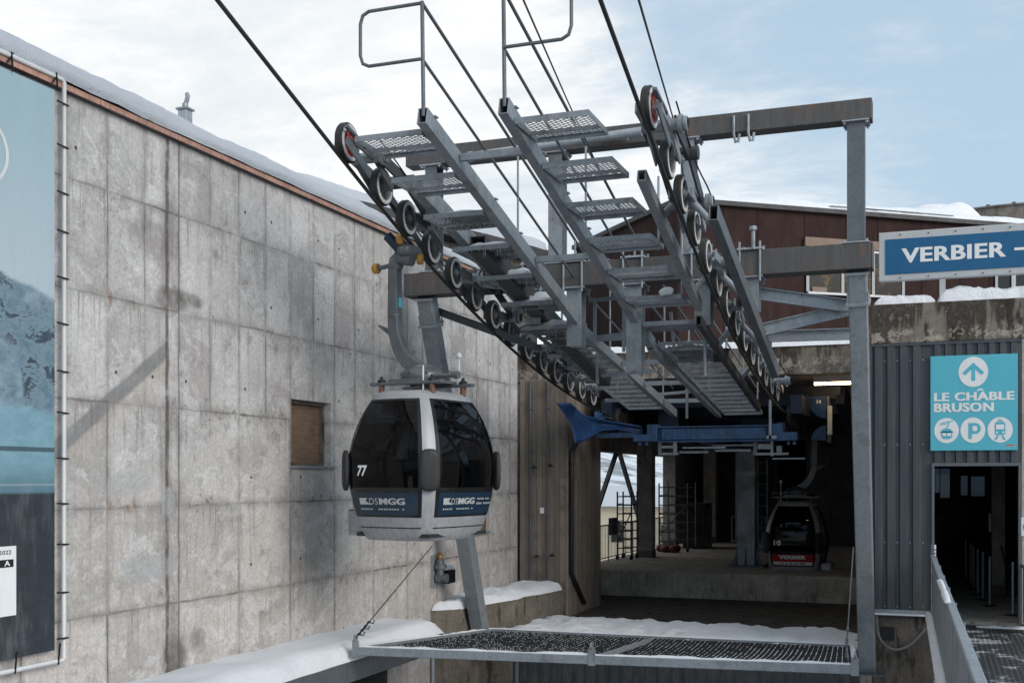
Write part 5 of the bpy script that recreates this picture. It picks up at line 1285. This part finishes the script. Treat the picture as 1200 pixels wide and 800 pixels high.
# left entry horn
def lathe_horn():
    m = MB()
    top = [(652, 472), (668, 471.5), (683, 485.5), (702, 491), (725, 495), (752, 499.5)]
    bot = [(673.5, 518.5), (682, 518), (693, 512), (706, 504), (725, 503), (752, 509)]
    xs_ = [-7.85, -7.82, -7.72, -7.6, -7.35, -6.9]
    n = len(top)
    def fn(u, v):
        k = u * (n - 1); i = min(int(k), n - 2); f = k - i
        X_ = xs_[i] * (1 - f) + xs_[i + 1] * f
        a_ = on_y(top[i][0] * (1 - f) + top[i + 1][0] * f, top[i][1] * (1 - f) + top[i + 1][1] * f, 24.2 + 2.2 * u)
        b_ = on_y(bot[i][0] * (1 - f) + bot[i + 1][0] * f, bot[i][1] * (1 - f) + bot[i + 1][1] * f, 24.2 + 2.2 * u)
        p = a_.lerp(b_, v); p.y += .35 * math.sin(math.pi * v) * (1 - u * .7); return p
    m.grid(fn, 30, 12); return m
hn = lathe_horn().build('entry_horn', 'terminal_blue', tm, smooth=True, solid=.03)
m = MB(); q = on_y(703, 487, 25.6); m.box(q.x - .1, q.x + .1, 25.5, 25.7, q.z - .1, q.z + .1); m.build('bracket', 'beam_blue', hn); q = on_y(720, 510, 25.9); MB().box(q.x - .4, q.x + .5, 25.8, 26, q.z - .05, q.z + .05).build('bracket', 'beam_blue', hn) 
# right horn: quarter plates and post
yq = 28.0
m = MB(); o = on_y(968.5, 464, yq); rq = on_y(968.5, 464, yq).z - on_y(968.5, 490, yq).z
pts = [o] + [V((o.x - rq * .86 * math.cos(R(a)), yq, o.z - rq * math.sin(R(a)))) for a in range(0, 91, 9)]; m.prism(pts, (0, .12, 0))
o2 = on_y(968, 515.5, yq); rr2 = rq * .66
pts = [o2] + [V((o2.x - rr2 * math.cos(R(a)), yq, o2.z + rr2 * math.sin(R(a)))) for a in range(0, 91, 9)]; m.prism(pts, (0, .12, 0)); h2 = m.build('entry_plate', 'terminal_blue', tm, bevel=.008)
mk = MB(); put_text(mk, '54', lambda x, z: V((x, yq - .004, z)), o.x - .24, o.x - .13, o.z - .17, o.z - .08, .02, shear=.01); mk.build('number', 'sign_white', h2)
m = MB(); ybox(m, 969.5, 475, 975, 509, yq - .1, .12); m.build('guide_post', 'white_paint', tm, bevel=.01)
m = MB(); 
for (a_, b_, c_, d_, e_) in ((969, 464, 972, 475, yq), (970, 509, 974, 518, yq - .05), (934, 467, 936, 490, yq), (927, 483, 929, 500, yq - .6)):
    m = MB(); ybox(m, a_, b_, c_, d_, e_, .08); m.build('guide_bracket', 'galvanised_dark', tm)
m = MB(); a, b = on_y(926, 460, yq + .6), on_y(985, 460, yq + .6); m.bar(a, b, .2, .3); m.bar(on_y(985, 462, yq + .5), on_y(1000, 500, yq + 2), .2, .5); m.build('portal_girder', 'navy', tm)

# ladder, scaffold, booth, railings in the hall
ld = thing('steel_ladder', 'upright steel ladder behind the central terminal column', 'ladder', (-4.9, 36, ZP))
for uu in (888, 899): p = on_y(uu, 600, 36); MB().bar((p.x, 36, ZP), (p.x, 36, .6), .05, .05).build('rail', 'galvanised', ld)
a, b = on_y(888, 600, 36).x, on_y(899, 600, 36).x
for i in range(9): z = ZP + .3 + i * .34; MB().cyl((a + .026, 36, z), (b - .026, 36, z), .018, n=8).build('rung', 'galvanised', ld)
def scaffold(label, x0, x1, y0, y1, h, n):
    t = thing('scaffold_tower', label, 'scaffold', ((x0 + x1) / 2, (y0 + y1) / 2, ZP), 'scaffold towers in the station hall')
    for x in (x0, x1):
        for y in (y0, y1): MB().cyl((x, y, ZP + .12), (x, y, ZP + h), .026, n=8).build('upright', 'galvanised_dark', t, smooth=60); MB().lathe([(.02, -.04), (.07, -.04), (.07, .04), (.02, .04)], (x, y, ZP + .07), (1, 0, 0), 12).build('castor', 'ink', t)
    def rod(p, q, r): MB().cyl(p, q, r, n=6).build('rod', 'rocker_steel', t)
    for i in range(n):
        z = ZP + .35 + i * (h - .5) / (n - 1); rod((x0, y0, z), (x1, y0, z), .02); rod((x0, y1, z), (x1, y1, z), .02)
        if i % 2: rod((x0, y0, z + .03), (x0, y1, z + .03), .02); rod((x1, y0, z + .03), (x1, y1, z + .03), .02)
    rod((x0, y0 - .03, ZP + .5), (x1, y0 - .03, ZP + h * .7), .018)
scaffold('scaffold tower right of the concrete hall column', -9.0, -8.0, 38.8, 40.2, 2.35, 7)
scaffold('scaffold tower left of the concrete hall column, against the daylight', -9.3, -8.85, 34.4, 35.1, 2.1, 7)
bo = thing('control_booth', 'black cabinet standing right of the scaffold tower in the hall', 'cabinet', (-8.3, 41.8, ZP))
MB().box(-8.55, -7.75, 40.6, 42.0, ZP, -.95).build('body', 'black_trim', bo, bevel=.02); MB().box(-8.6, -7.7, 40.55, 42.05, -.948, -.90).build('lid', 'dark_metal', bo)
br_ = MB(); 
for i in range(6): br_.blob((-8.9 + i * .12 + random.uniform(-.05, .05), 38.4 + random.uniform(-.2, .2), ZP + .12), (.16, .14, .12), 2.4)
tag(br_.build('tarpaulin', 'barrel_red', smooth=True), 'crumpled dark red tarpaulin on the floor by the scaffold', 'tarpaulin')
def railing(label, a, b, h, nbars, mt='galvanised'):
    a, b = V(a), V(b); t = thing('barrier_railing', label, 'railing', a.lerp(b, .5).to_tuple(), 'railings in the station hall')
    for z, r in ((h, .022), (.12, .018)): MB().cyl(a + V((0, 0, z)), b + V((0, 0, z)), r, n=8).build('rail', mt, t)
    p0 = b0_ = None
    for i in range(nbars + 1):
        p = a.lerp(b, i / nbars)
        if i % 6 == 0:
            if p0 is None: p0 = MB().cyl((0, 0, 0), (0, 0, h), .02, n=6).build('post', mt, t, at=p)
            else: dup_part(p0, t, p)
        elif b0_ is None: b0_ = MB().cyl((0, 0, .12), (0, 0, h), .009, n=6).build('bar', mt, t, at=p)
        else: dup_part(b0_, t, p)
railing('barred railing along the open left side of the hall', (-9.35, 31.6, ZP), (-9.35, 43.4, ZP), 1.1, 72)
railing('railing deep in the hall left of the central column', (-7.4, 44.2, ZP), (-5.7, 44.2, ZP), 1.05, 12)
bx = MB().box(-9.28, -9.18, 33.3, 33.9, -1.72, -1.2); tag(bx.build('hanging_board', 'galvanised_dark', bevel=.01), 'grey board hung on the hall railing in the daylight gap', 'board')

# ================================================================== GONDOLAS
PZ = [(0, .70), (.03, .735), (.08, .77), (.17, .815), (.33, .875), (.50, .93), (.70, .968), (.90, .992), (1.05, 1.0), (1.2, .988), (1.4, .945), (1.55, .895), (1.7, .83), (1.85, .745), (1.98, .655), (2.04, .61), (2.08, .56)]
def prof_at(z):
    z = max(0, min(2.08, z))
    for i in range(len(PZ) - 1):
        if z <= PZ[i + 1][0]:
            f = (z - PZ[i][0]) / (PZ[i + 1][0] - PZ[i][0]); return PZ[i][1] * (1 - f) + PZ[i + 1][1] * f
    return PZ[-1][1]
GA, GB, GP = .83, 1.0, 4.2
def surf(side, c, z, off=0.0):
    k = prof_at(z); a, b = GA * k, GB * (0.22 + .78 * k) ; r = max(0, 1 - abs(c) ** GP) ** (1 / GP)
    if side == 0: return V((c * (a + off), -(b + off) * r, z))      # front (towards -Y)
    if side == 1: return V(((a + off) * r, c * (b + off), z))        # right (+X)
    if side == 2: return V((-c * (a + off), (b + off) * r, z))       # back
    return V((-(a + off) * r, -c * (b + off), z))                    # left
WC = .76
CS = [-WC, -.70, -.45, -.2, 0, .2, .45, .70, WC]
DG = .5 ** (1 / GP)
CORN = [WC + (DG - WC) * f for f in (.35, .7, 1.0)]
ZR = [0, .03, .08, .17, .25, .33, .36, .50, .62, .67, .70, .74, .82, .90, 1.0, 1.1, 1.2, 1.3, 1.4, 1.5, 1.6, 1.7, 1.78, 1.85, 1.92, 1.95, 1.98, 2.01, 2.04, 2.08]
def gondola(name, label, loc, rotz, body_m, band_m, number, logo, rack, hang, base_c=None):
    root = thing(name, label, 'gondola', loc, None, rotz)
    loop = []
    for sd in range(4):
        for c in CS: loop.append((sd, c))
        for c in CORN: loop.append((sd, c))
        for c in reversed(CORN[:-1]): loop.append(((sd + 1) % 4, -c))
    n = len(loop); body = MB(); glass = [MB() for _ in range(4)]; seal = [MB() for _ in range(4)]; band = [MB() for _ in range(4)]
    vs = [[surf(sd, c, z) for sd, c in loop] for z in ZR]
    def quad(mb, i, j, off=0.0):
        (s0, c0), (s1, c1) = loop[i], loop[(i + 1) % n]
        mb.add([surf(s0, c0, ZR[j], off), surf(s1, c1, ZR[j], off), surf(s1, c1, ZR[j + 1], off), surf(s0, c0, ZR[j + 1], off)], [(0, 1, 2, 3)])
    for j in range(len(ZR) - 1):
        zm = (ZR[j] + ZR[j + 1]) / 2
        for i in range(n):
            (s0, c0), (s1, c1) = loop[i], loop[(i + 1) % n]
            win = s0 == s1 and abs(c0) <= WC + 1e-6 and abs(c1) <= WC + 1e-6
            if win and .33 < zm < 1.98:
                edge = min(abs(c0), abs(c1)) > .69 or zm < .36 or zm > 1.95 or .67 < zm < .74
                if edge: quad(seal[s0], i, j, .003)
                elif zm < .70: quad(band[s0], i, j, .001)
                else: quad(glass[s0], i, j, .0)
            else: quad(body, i, j)
    top = [surf(sd, c, 2.08) for sd, c in loop]; body.add([V((p.x * .9, p.y * .9, 2.105)) for p in top] + top, [(i, (i + 1) % n, n + (i + 1) % n, n + i) for i in range(n)] + [tuple(range(n))])
    body.add([surf(sd, c, 0) for sd, c in loop], [tuple(reversed(range(n)))])
    for o_ in (body,):
        bm_ = None
    b_ = body.build('cabin_body', body_m, root, local=True, smooth=35)
    me = b_.data; bm = bmesh.new(); bm.from_mesh(me); bmesh.ops.remove_doubles(bm, verts=bm.verts, dist=.0005); bmesh.ops.recalc_face_normals(bm, faces=bm.faces); bm.to_mesh(me); bm.free(); me.shade_smooth(); me.set_sharp_from_angle(angle=R(38))
    for k in range(4):
        w_ = None
        for nm, mb, mt in (('window', glass[k], 'tinted_glass'), ('window_seal', seal[k], 'black_trim'), ('lower_panel', band[k], band_m)):
            if not mb.f: continue
            o = mb.build(nm, mt, root if nm != 'window_seal' else w_, local=True)
            me = o.data; bm = bmesh.new(); bm.from_mesh(me); bmesh.ops.remove_doubles(bm, verts=bm.verts, dist=.0005); bmesh.ops.recalc_face_normals(bm, faces=bm.faces)
            if sum(f.normal.dot(f.calc_center_median() - V((0, 0, f.calc_center_median().z))) for f in bm.faces) < 0: bmesh.ops.reverse_faces(bm, faces=bm.faces)
            bm.to_mesh(me); bm.free(); me.shade_smooth()
            if nm == 'window': w_ = o
    # trim line on the skirt
    m = MB()
    for sd in range(4):
        for i in range(len(CS) - 1):
            m.add([surf(sd, CS[i], .175, .004), surf(sd, CS[i + 1], .175, .004), surf(sd, CS[i + 1], .19, .004), surf(sd, CS[i], .19, .004)], [(0, 1, 2, 3)])
    m.build('skirt_line', 'black_trim', root, local=True)
    # interior
    for sy in (-1, 1):
        m = MB(); m.box(-.55, .55, sy * .35 - .18 + sy * .13, sy * .35 + .18 + sy * .13, .30, .50); m.box(-.64, .64, sy * .68 - .04, sy * .68 + .04, .5, 1.14)
        m.build('seat', 'seat_dark', root, local=True, bevel=.03)
    m = MB(); m.box(-.62, .62, -.75, .75, .05, .10); m.build('floor', 'seat_dark', root, local=True)
    m = MB()
    for x_ in (-.3, .3): m.cyl((x_, -.6, 1.72), (x_, .6, 1.72), .015)
    m.build('grab_rail', 'galvanised_light', root, local=True)
    # bumpers
    for sx in (-1, 1):
        for sy in (-1, 1):
            k = prof_at(.98); c = V((sx * GA * k * .872, sy * GB * .872, .98)); ang = math.atan2(sy, sx)
            rot = Matrix.Rotation(ang, 3, 'Z') @ Matrix.Rotation(0, 3, 'Y')
            MB().blob(c, (.05, .15, .29), 3.2, rot, 20, 12).build('bumper', 'black_rubber', root, local=True, smooth=True)
    # roof gear
    for sy in (-1, 1):
        m = MB(); m.box(-.62, .62, sy * .40 - .05, sy * .40 + .05, 2.20, 2.245); g_ = m.build('roof_bar', 'hanger_steel', root, local=True, bevel=.01)
        for sx in (-.44, .44): MB().cyl((sx, sy * .40, 2.07), (sx, sy * .40, 2.20), .042, n=12).build('rubber_spring', 'rubber_spring', g_, local=True, smooth=40)
        for sx in (-.44, .44): MB().lathe([(.0, .09), (.02, .085), (.025, .05), (.06, .03), (.06, .0)], (sx, sy * .40, 2.245), n=10).build('bolt', 'ink', g_, local=True, smooth=40)
    m = MB(); m.box(-.3, .3, -.44, .44, 2.246, 2.285); m.lathe([(.0, .23), (.12, .225), (.24, .18), (.31, .10), (.32, .05), (.30, .0)], (0, 0, 2.286), n=28)
    for k in range(8): t = k * math.pi / 4; m.cyl((.26 * math.cos(t), .26 * math.sin(t), 2.40), (.33 * math.cos(t), .33 * math.sin(t), 2.37), .022, n=8)
    m.cyl((.05, -.1, 2.33), (.62, -.1, 2.33), .035); m.cyl((.62, -.1, 2.33), (.69, -.1, 2.33), .055); m.build('suspension_hub', 'hanger_steel', root, local=True, smooth=40)
    m = MB(); m.cyl((.30, -.42, 2.10), (.30, -.42, 2.46), .013); m.build('antenna', 'white_paint', root, local=True, smooth=60)
    m = MB(); m.cyl((.38, .38, 2.10), (.38, .38, 2.62), .014); m.blob((.38, .38, 2.66), (.045, .045, .05), 2, None, 12, 8); m.build('antenna', 'white_paint', root, local=True, smooth=60)
    # hanger arm: flat bar that bends outwards, then up
    path = [V(p) for p in hang]
    m = MB(); N_ = len(path); ring = []
    for i, p in enumerate(path):
        d = (path[min(i + 1, N_ - 1)] - path[max(i - 1, 0)]).normalized(); yv = V((0, 1, 0)); s_ = d.cross(yv).normalized(); w1 = .075 + .035 * (1 - i / (N_ - 1)); w2 = .075
        ring.append([p + s_ * w1 * sx + yv * w2 * sy for sx, sy in ((-1, -1), (1, -1), (1, 1), (-1, 1))])
    vs_ = [q for r_ in ring for q in r_]; fs_ = [(i * 4 + k, i * 4 + (k + 1) % 4, (i + 1) * 4 + (k + 1) % 4, (i + 1) * 4 + k) for i in range(N_ - 1) for k in range(4)] + [(3, 2, 1, 0), tuple(4 * (N_ - 1) + k for k in range(4))]
    m.add(vs_, fs_); h_ = m.build('hanger_arm', 'hanger_steel', root, local=True, bevel=.015)
    t = path[-1]; sx = 1 if t.x < 0 else -1
    m = MB(); e = path[4] if N_ > 4 else path[2]; m.prism([e + V((-.02 * sx, -.02, -.1)), e + V((-.30 * sx, -.02, .10)), e + V((-.30 * sx, -.02, .13)), e + V((-.02 * sx, -.02, .02))], (0, .04, 0)); m.lathe([(.085, 0), (.10, 0), (.10, .03), (.085, .03)], t + V((0, 0, -.75)), n=14); m.build('arm_fin', 'hanger_steel', h_, local=True)
    m = MB(); m.box(t.x + .07 if sx > 0 else t.x - .1, t.x + .1 if sx > 0 else t.x - .07, -.03, .03, t.z - .62, t.z - .48); m.build('tag_plate', 'sign_cyan', h_, local=True)
    gx = t.x + sx * .27; gz = t.z + .2
    m = MB(); m.blob((t.x + sx * .02, 0, t.z + .02), (.10, .10, .11), 2.6); m.bar((t.x, 0, t.z + .03), (gx, 0, gz + .05), .15, .16); m.blob((gx - sx * .02, .02, gz - .02), (.12, .22, .10), 3); m.cyl((gx - sx * .1, -.05, gz - .12), (gx + sx * .08, -.05, gz - .16), .09); m.bar((gx - sx * .06, -.22, gz + .15), (gx - sx * .02, -.02, gz + .02), .05, .07); m.build('grip', 'hanger_steel', root, local=True, smooth=45)
    m = MB(); m.cyl((t.x - sx * .02, -.16, t.z + .42), (t.x + sx * .2, .0, t.z + .12), .075, n=16); m.build('grip_spring', 'cabin_blue', root, local=True, smooth=40)
    m = MB(); m.cyl((t.x, 0, t.z + .02), (t.x - sx * .30, 0, t.z - .01), .035); m.build('roller_axle', 'hanger_steel', root, local=True, smooth=40)
    for c, ax in (((t.x - sx * .34, 0, t.z - .01), (1, 0, 0)), ((gx - sx * .06, -.16, gz + .14), (1, .5, 0)), ((gx + sx * .1, .12, gz - .12), (1, .5, 0))):
        MB().lathe([(.02, -.045), (.068, -.045), (.08, -.025), (.08, .025), (.068, .045), (.02, .045)], c, ax, 20).build('roller', 'roller_yellow', root, local=True, smooth=40)
    # ski rack on the door side
    sx = rack
    m = MB(); k = prof_at(.3) * GA
    m.box(min(sx * (k + .05), sx * (k + .26)), max(sx * (k + .05), sx * (k + .26)), -.5, .5, .04, .10); m.box(min(sx * (k + .22), sx * (k + .26)), max(sx * (k + .22), sx * (k + .26)), -.5, .5, .10, .42)
    for y in (-.5, -.17, .17, .46): m.box(min(sx * (k + .0), sx * (k + .22)), max(sx * (k + .0), sx * (k + .22)), y, y + .04, .10, .40)
    m.build('ski_rack', 'galvanised_light' if base_c else body_m, root, local=True, bevel=.012)
    m = MB()
    for y in (-.24, .0, .24): m.tube([surf(1 if sx > 0 else 3, (y / GB) * (1 if sx > 0 else -1), z, .03) for z in (.35, .7, 1.1, 1.5, 1.8)], .018, 6)
    m.build('door_rail', 'dark_metal', root, local=True, smooth=60)
    # numbers and logo
    logo(root, number); return root

def print_dashes(mb, fn, x0, x1, y0, y1, n, seed):  # row of short dashes standing for illegible small print
    rnd = random.Random(seed); x = x0; step = (x1 - x0) / n
    for i in range(n):
        if rnd.random() < .16: x += step; continue
        mb.add([fn(x, y0), fn(x + step * .68, y0), fn(x + step * .68, y1), fn(x, y1)], [(0, 1, 2, 3)]); x += step
def fnS(side, off=.009): return lambda c, z: surf(side, c, z, off)
def logo77(root, num):
    f = fnS(0)
    m = MB(); put_text(m, num, f, -.52, -.32, .90, 1.05, .04, shear=.04); m.build('cabin_number', 'sign_white', root, local=True)
    for sd, x0, sc_ in ((0, -.52, .93), (1, -.62, .74)):
        f = fnS(sd); m = MB()
        def X(t): return x0 + t * sc_
        zb_, zt_ = .505, .595
        m.add([f(X(0), zb_), f(X(.27), zb_), f(X(.15), zb_ + .05), f(X(.20), zt_), f(X(0), zt_)], [(0, 1, 2, 3, 4)])
        put_text(m, 'DS', f, X(.24), X(.44), zb_, zt_, 0.0)
        for k_, dx_ in enumerate((-.012, .012)): put_text(m, 'MGG', lambda c, z: surf(sd, c + dx_, z, .009 + .001 * k_), X(.48), X(1.05), zb_, zt_, .015)
        print_dashes(m, f, X(0), X(1.06), .432, .452, 17, 3)
        if sd == 1:
            print_dashes(m, f, X(1.15), X(1.72), .565, .588, 12, 5); print_dashes(m, f, X(1.15), X(1.80), .497, .525, 12, 6)
        m.build('logo', 'sign_grey', root, local=True)
def logo10(root, num):
    f = fnS(2)
    m = MB(); put_text(m, num, f, -.60, -.36, .90, 1.05, .05); m.build('cabin_number', 'sign_white', root, local=True)
    m = MB(); put_text(m, 'VERBIER', f, -.46, .46, .535, .64, .06); m.build('logo', 'sign_white', root, local=True)
    m = MB()
    for i in range(10):
        c0_, c1_ = -.69 + 1.38 * i / 10, -.69 + 1.38 * (i + 1) / 10; m.add([f(c0_, .37), f(c1_, .37), f(c1_, .46), f(c0_, .46)], [(0, 1, 2, 3)])
    m.build('white_stripe', 'sign_white', root, local=True)
    g_ = fnS(2, .014); m = MB(); print_dashes(m, g_, -.42, .45, .395, .435, 14, 9); m.build('small_print', 'ink', root, local=True)

hangA = [(0, 0, 2.40), (-.10, 0, 2.47), (-.26, 0, 2.58), (-.40, 0, 2.76), (-.49, 0, 3.02), (-.50, 0, 3.3), (-.50, 0, 3.65), (-.50, 0, 4.0)]
gondola('gondola_cabin', 'silver gondola with blue lower band numbered 77 hanging over the snow', (-7.0, 15.1, -.87), R(-10), 'cabin_silver', 'cabin_blue', '77', logo77, -1, hangA)
hangB = [(0, 0, 2.40), (-.10, 0, 2.47), (-.26, 0, 2.58), (-.40, 0, 2.76), (-.49, 0, 3.02), (-.50, 0, 3.3), (-.50, 0, 3.65), (-.50, 0, 3.85)]
gondola('gondola_cabin', 'grey gondola with red lower band numbered 10 waiting in the dark station', (-3.70, 32.9, -2.75), R(180), 'cabin_silver', 'cabin_red', '10', logo10, -1, hangB, True)

# ================================================================== WORLD, SUN, CAMERA
SUN_AZ, SUN_EL = R(115), R(25)       # compass bearing from +Y, clockwise
wd = bpy.data.worlds.new('World'); SC.world = wd; wd.use_nodes = True; nt = wd.node_tree; nt.nodes.clear()
class GW_(G):
    def __init__(s, nt): s.nt = nt
g = GW_(nt)
out = g.n('ShaderNodeOutputWorld'); bg = g.n('ShaderNodeBackground'); sky = g.n('ShaderNodeTexSky')
sky.sky_type = 'NISHITA'; sky.sun_disc = False; sky.sun_elevation = SUN_EL; sky.sun_rotation = SUN_AZ; sky.air_density = 1.0; sky.dust_density = 1.2; sky.ozone_density = 1.0
dv_ = g.n('ShaderNodeTexCoord').outputs['Generated']; s = g.sep(dv_)
zc = g.math('ADD', g.math('MAXIMUM', s[2], 0.0), .22)
pl = g.comb(g.math('DIVIDE', s[0], zc), g.math('DIVIDE', s[1], zc), 0.0)
wisp = g.noise(g.scale(pl, (1.3, 2.0, 1), (.3, .1, 0)), 1.7, 9, .66, .35)
soft = g.noise(pl, .8, 5, .55)
side = g.rng(g.math('ADD', s[0], g.math('MULTIPLY', g.math('SUBTRACT', s[2], .2), -.1)), -.52, .02, .40, -.24, False)   # cloudier towards -X
f = g.math('ADD', g.math('ADD', g.math('MULTIPLY', wisp, .75), g.math('MULTIPLY', soft, .45)), side)
cl = g.rng(f, .40, .82, 0, 1)
skyc = g.mix(.8, sky.outputs[0], (3.5, 4.6, 5.55))
cloud = g.mix(g.rng(wisp, .35, .65), (5.5, 5.85, 6.15), (7.0, 7.0, 6.95))
g.k(g.mix(cl, skyc, cloud), bg.inputs['Color']); bg.inputs['Strength'].default_value = .15
nt.links.new(bg.outputs[0], out.inputs[0])
sl = bpy.data.lights.new('sun', 'SUN'); sl.energy = 2.25; sl.angle = R(35); sl.color = (1.0, .95, .88)
so = bpy.data.objects.new('sun', sl); COL.objects.link(so)
sdir = V((math.sin(SUN_AZ) * math.cos(SUN_EL), math.cos(SUN_AZ) * math.cos(SUN_EL), math.sin(SUN_EL)))
so.rotation_euler = (-sdir).to_track_quat('-Z', 'Y').to_euler(); so.location = sdir * 60

cam = bpy.data.cameras.new('camera'); co = bpy.data.objects.new('camera', cam); COL.objects.link(co)
co.rotation_euler = (R(90), 0, TH); cam.sensor_width = 36; cam.lens = 36 * FPX / 1200; cam.shift_y = 160 / 1200; cam.clip_end = 2000; cam.clip_start = .05
SC.camera = co
SC.cycles.max_bounces = 7; SC.cycles.diffuse_bounces = 4; SC.cycles.glossy_bounces = 3
SC.view_settings.view_transform = 'Standard'; SC.view_settings.look = 'None'; SC.view_settings.exposure = 0
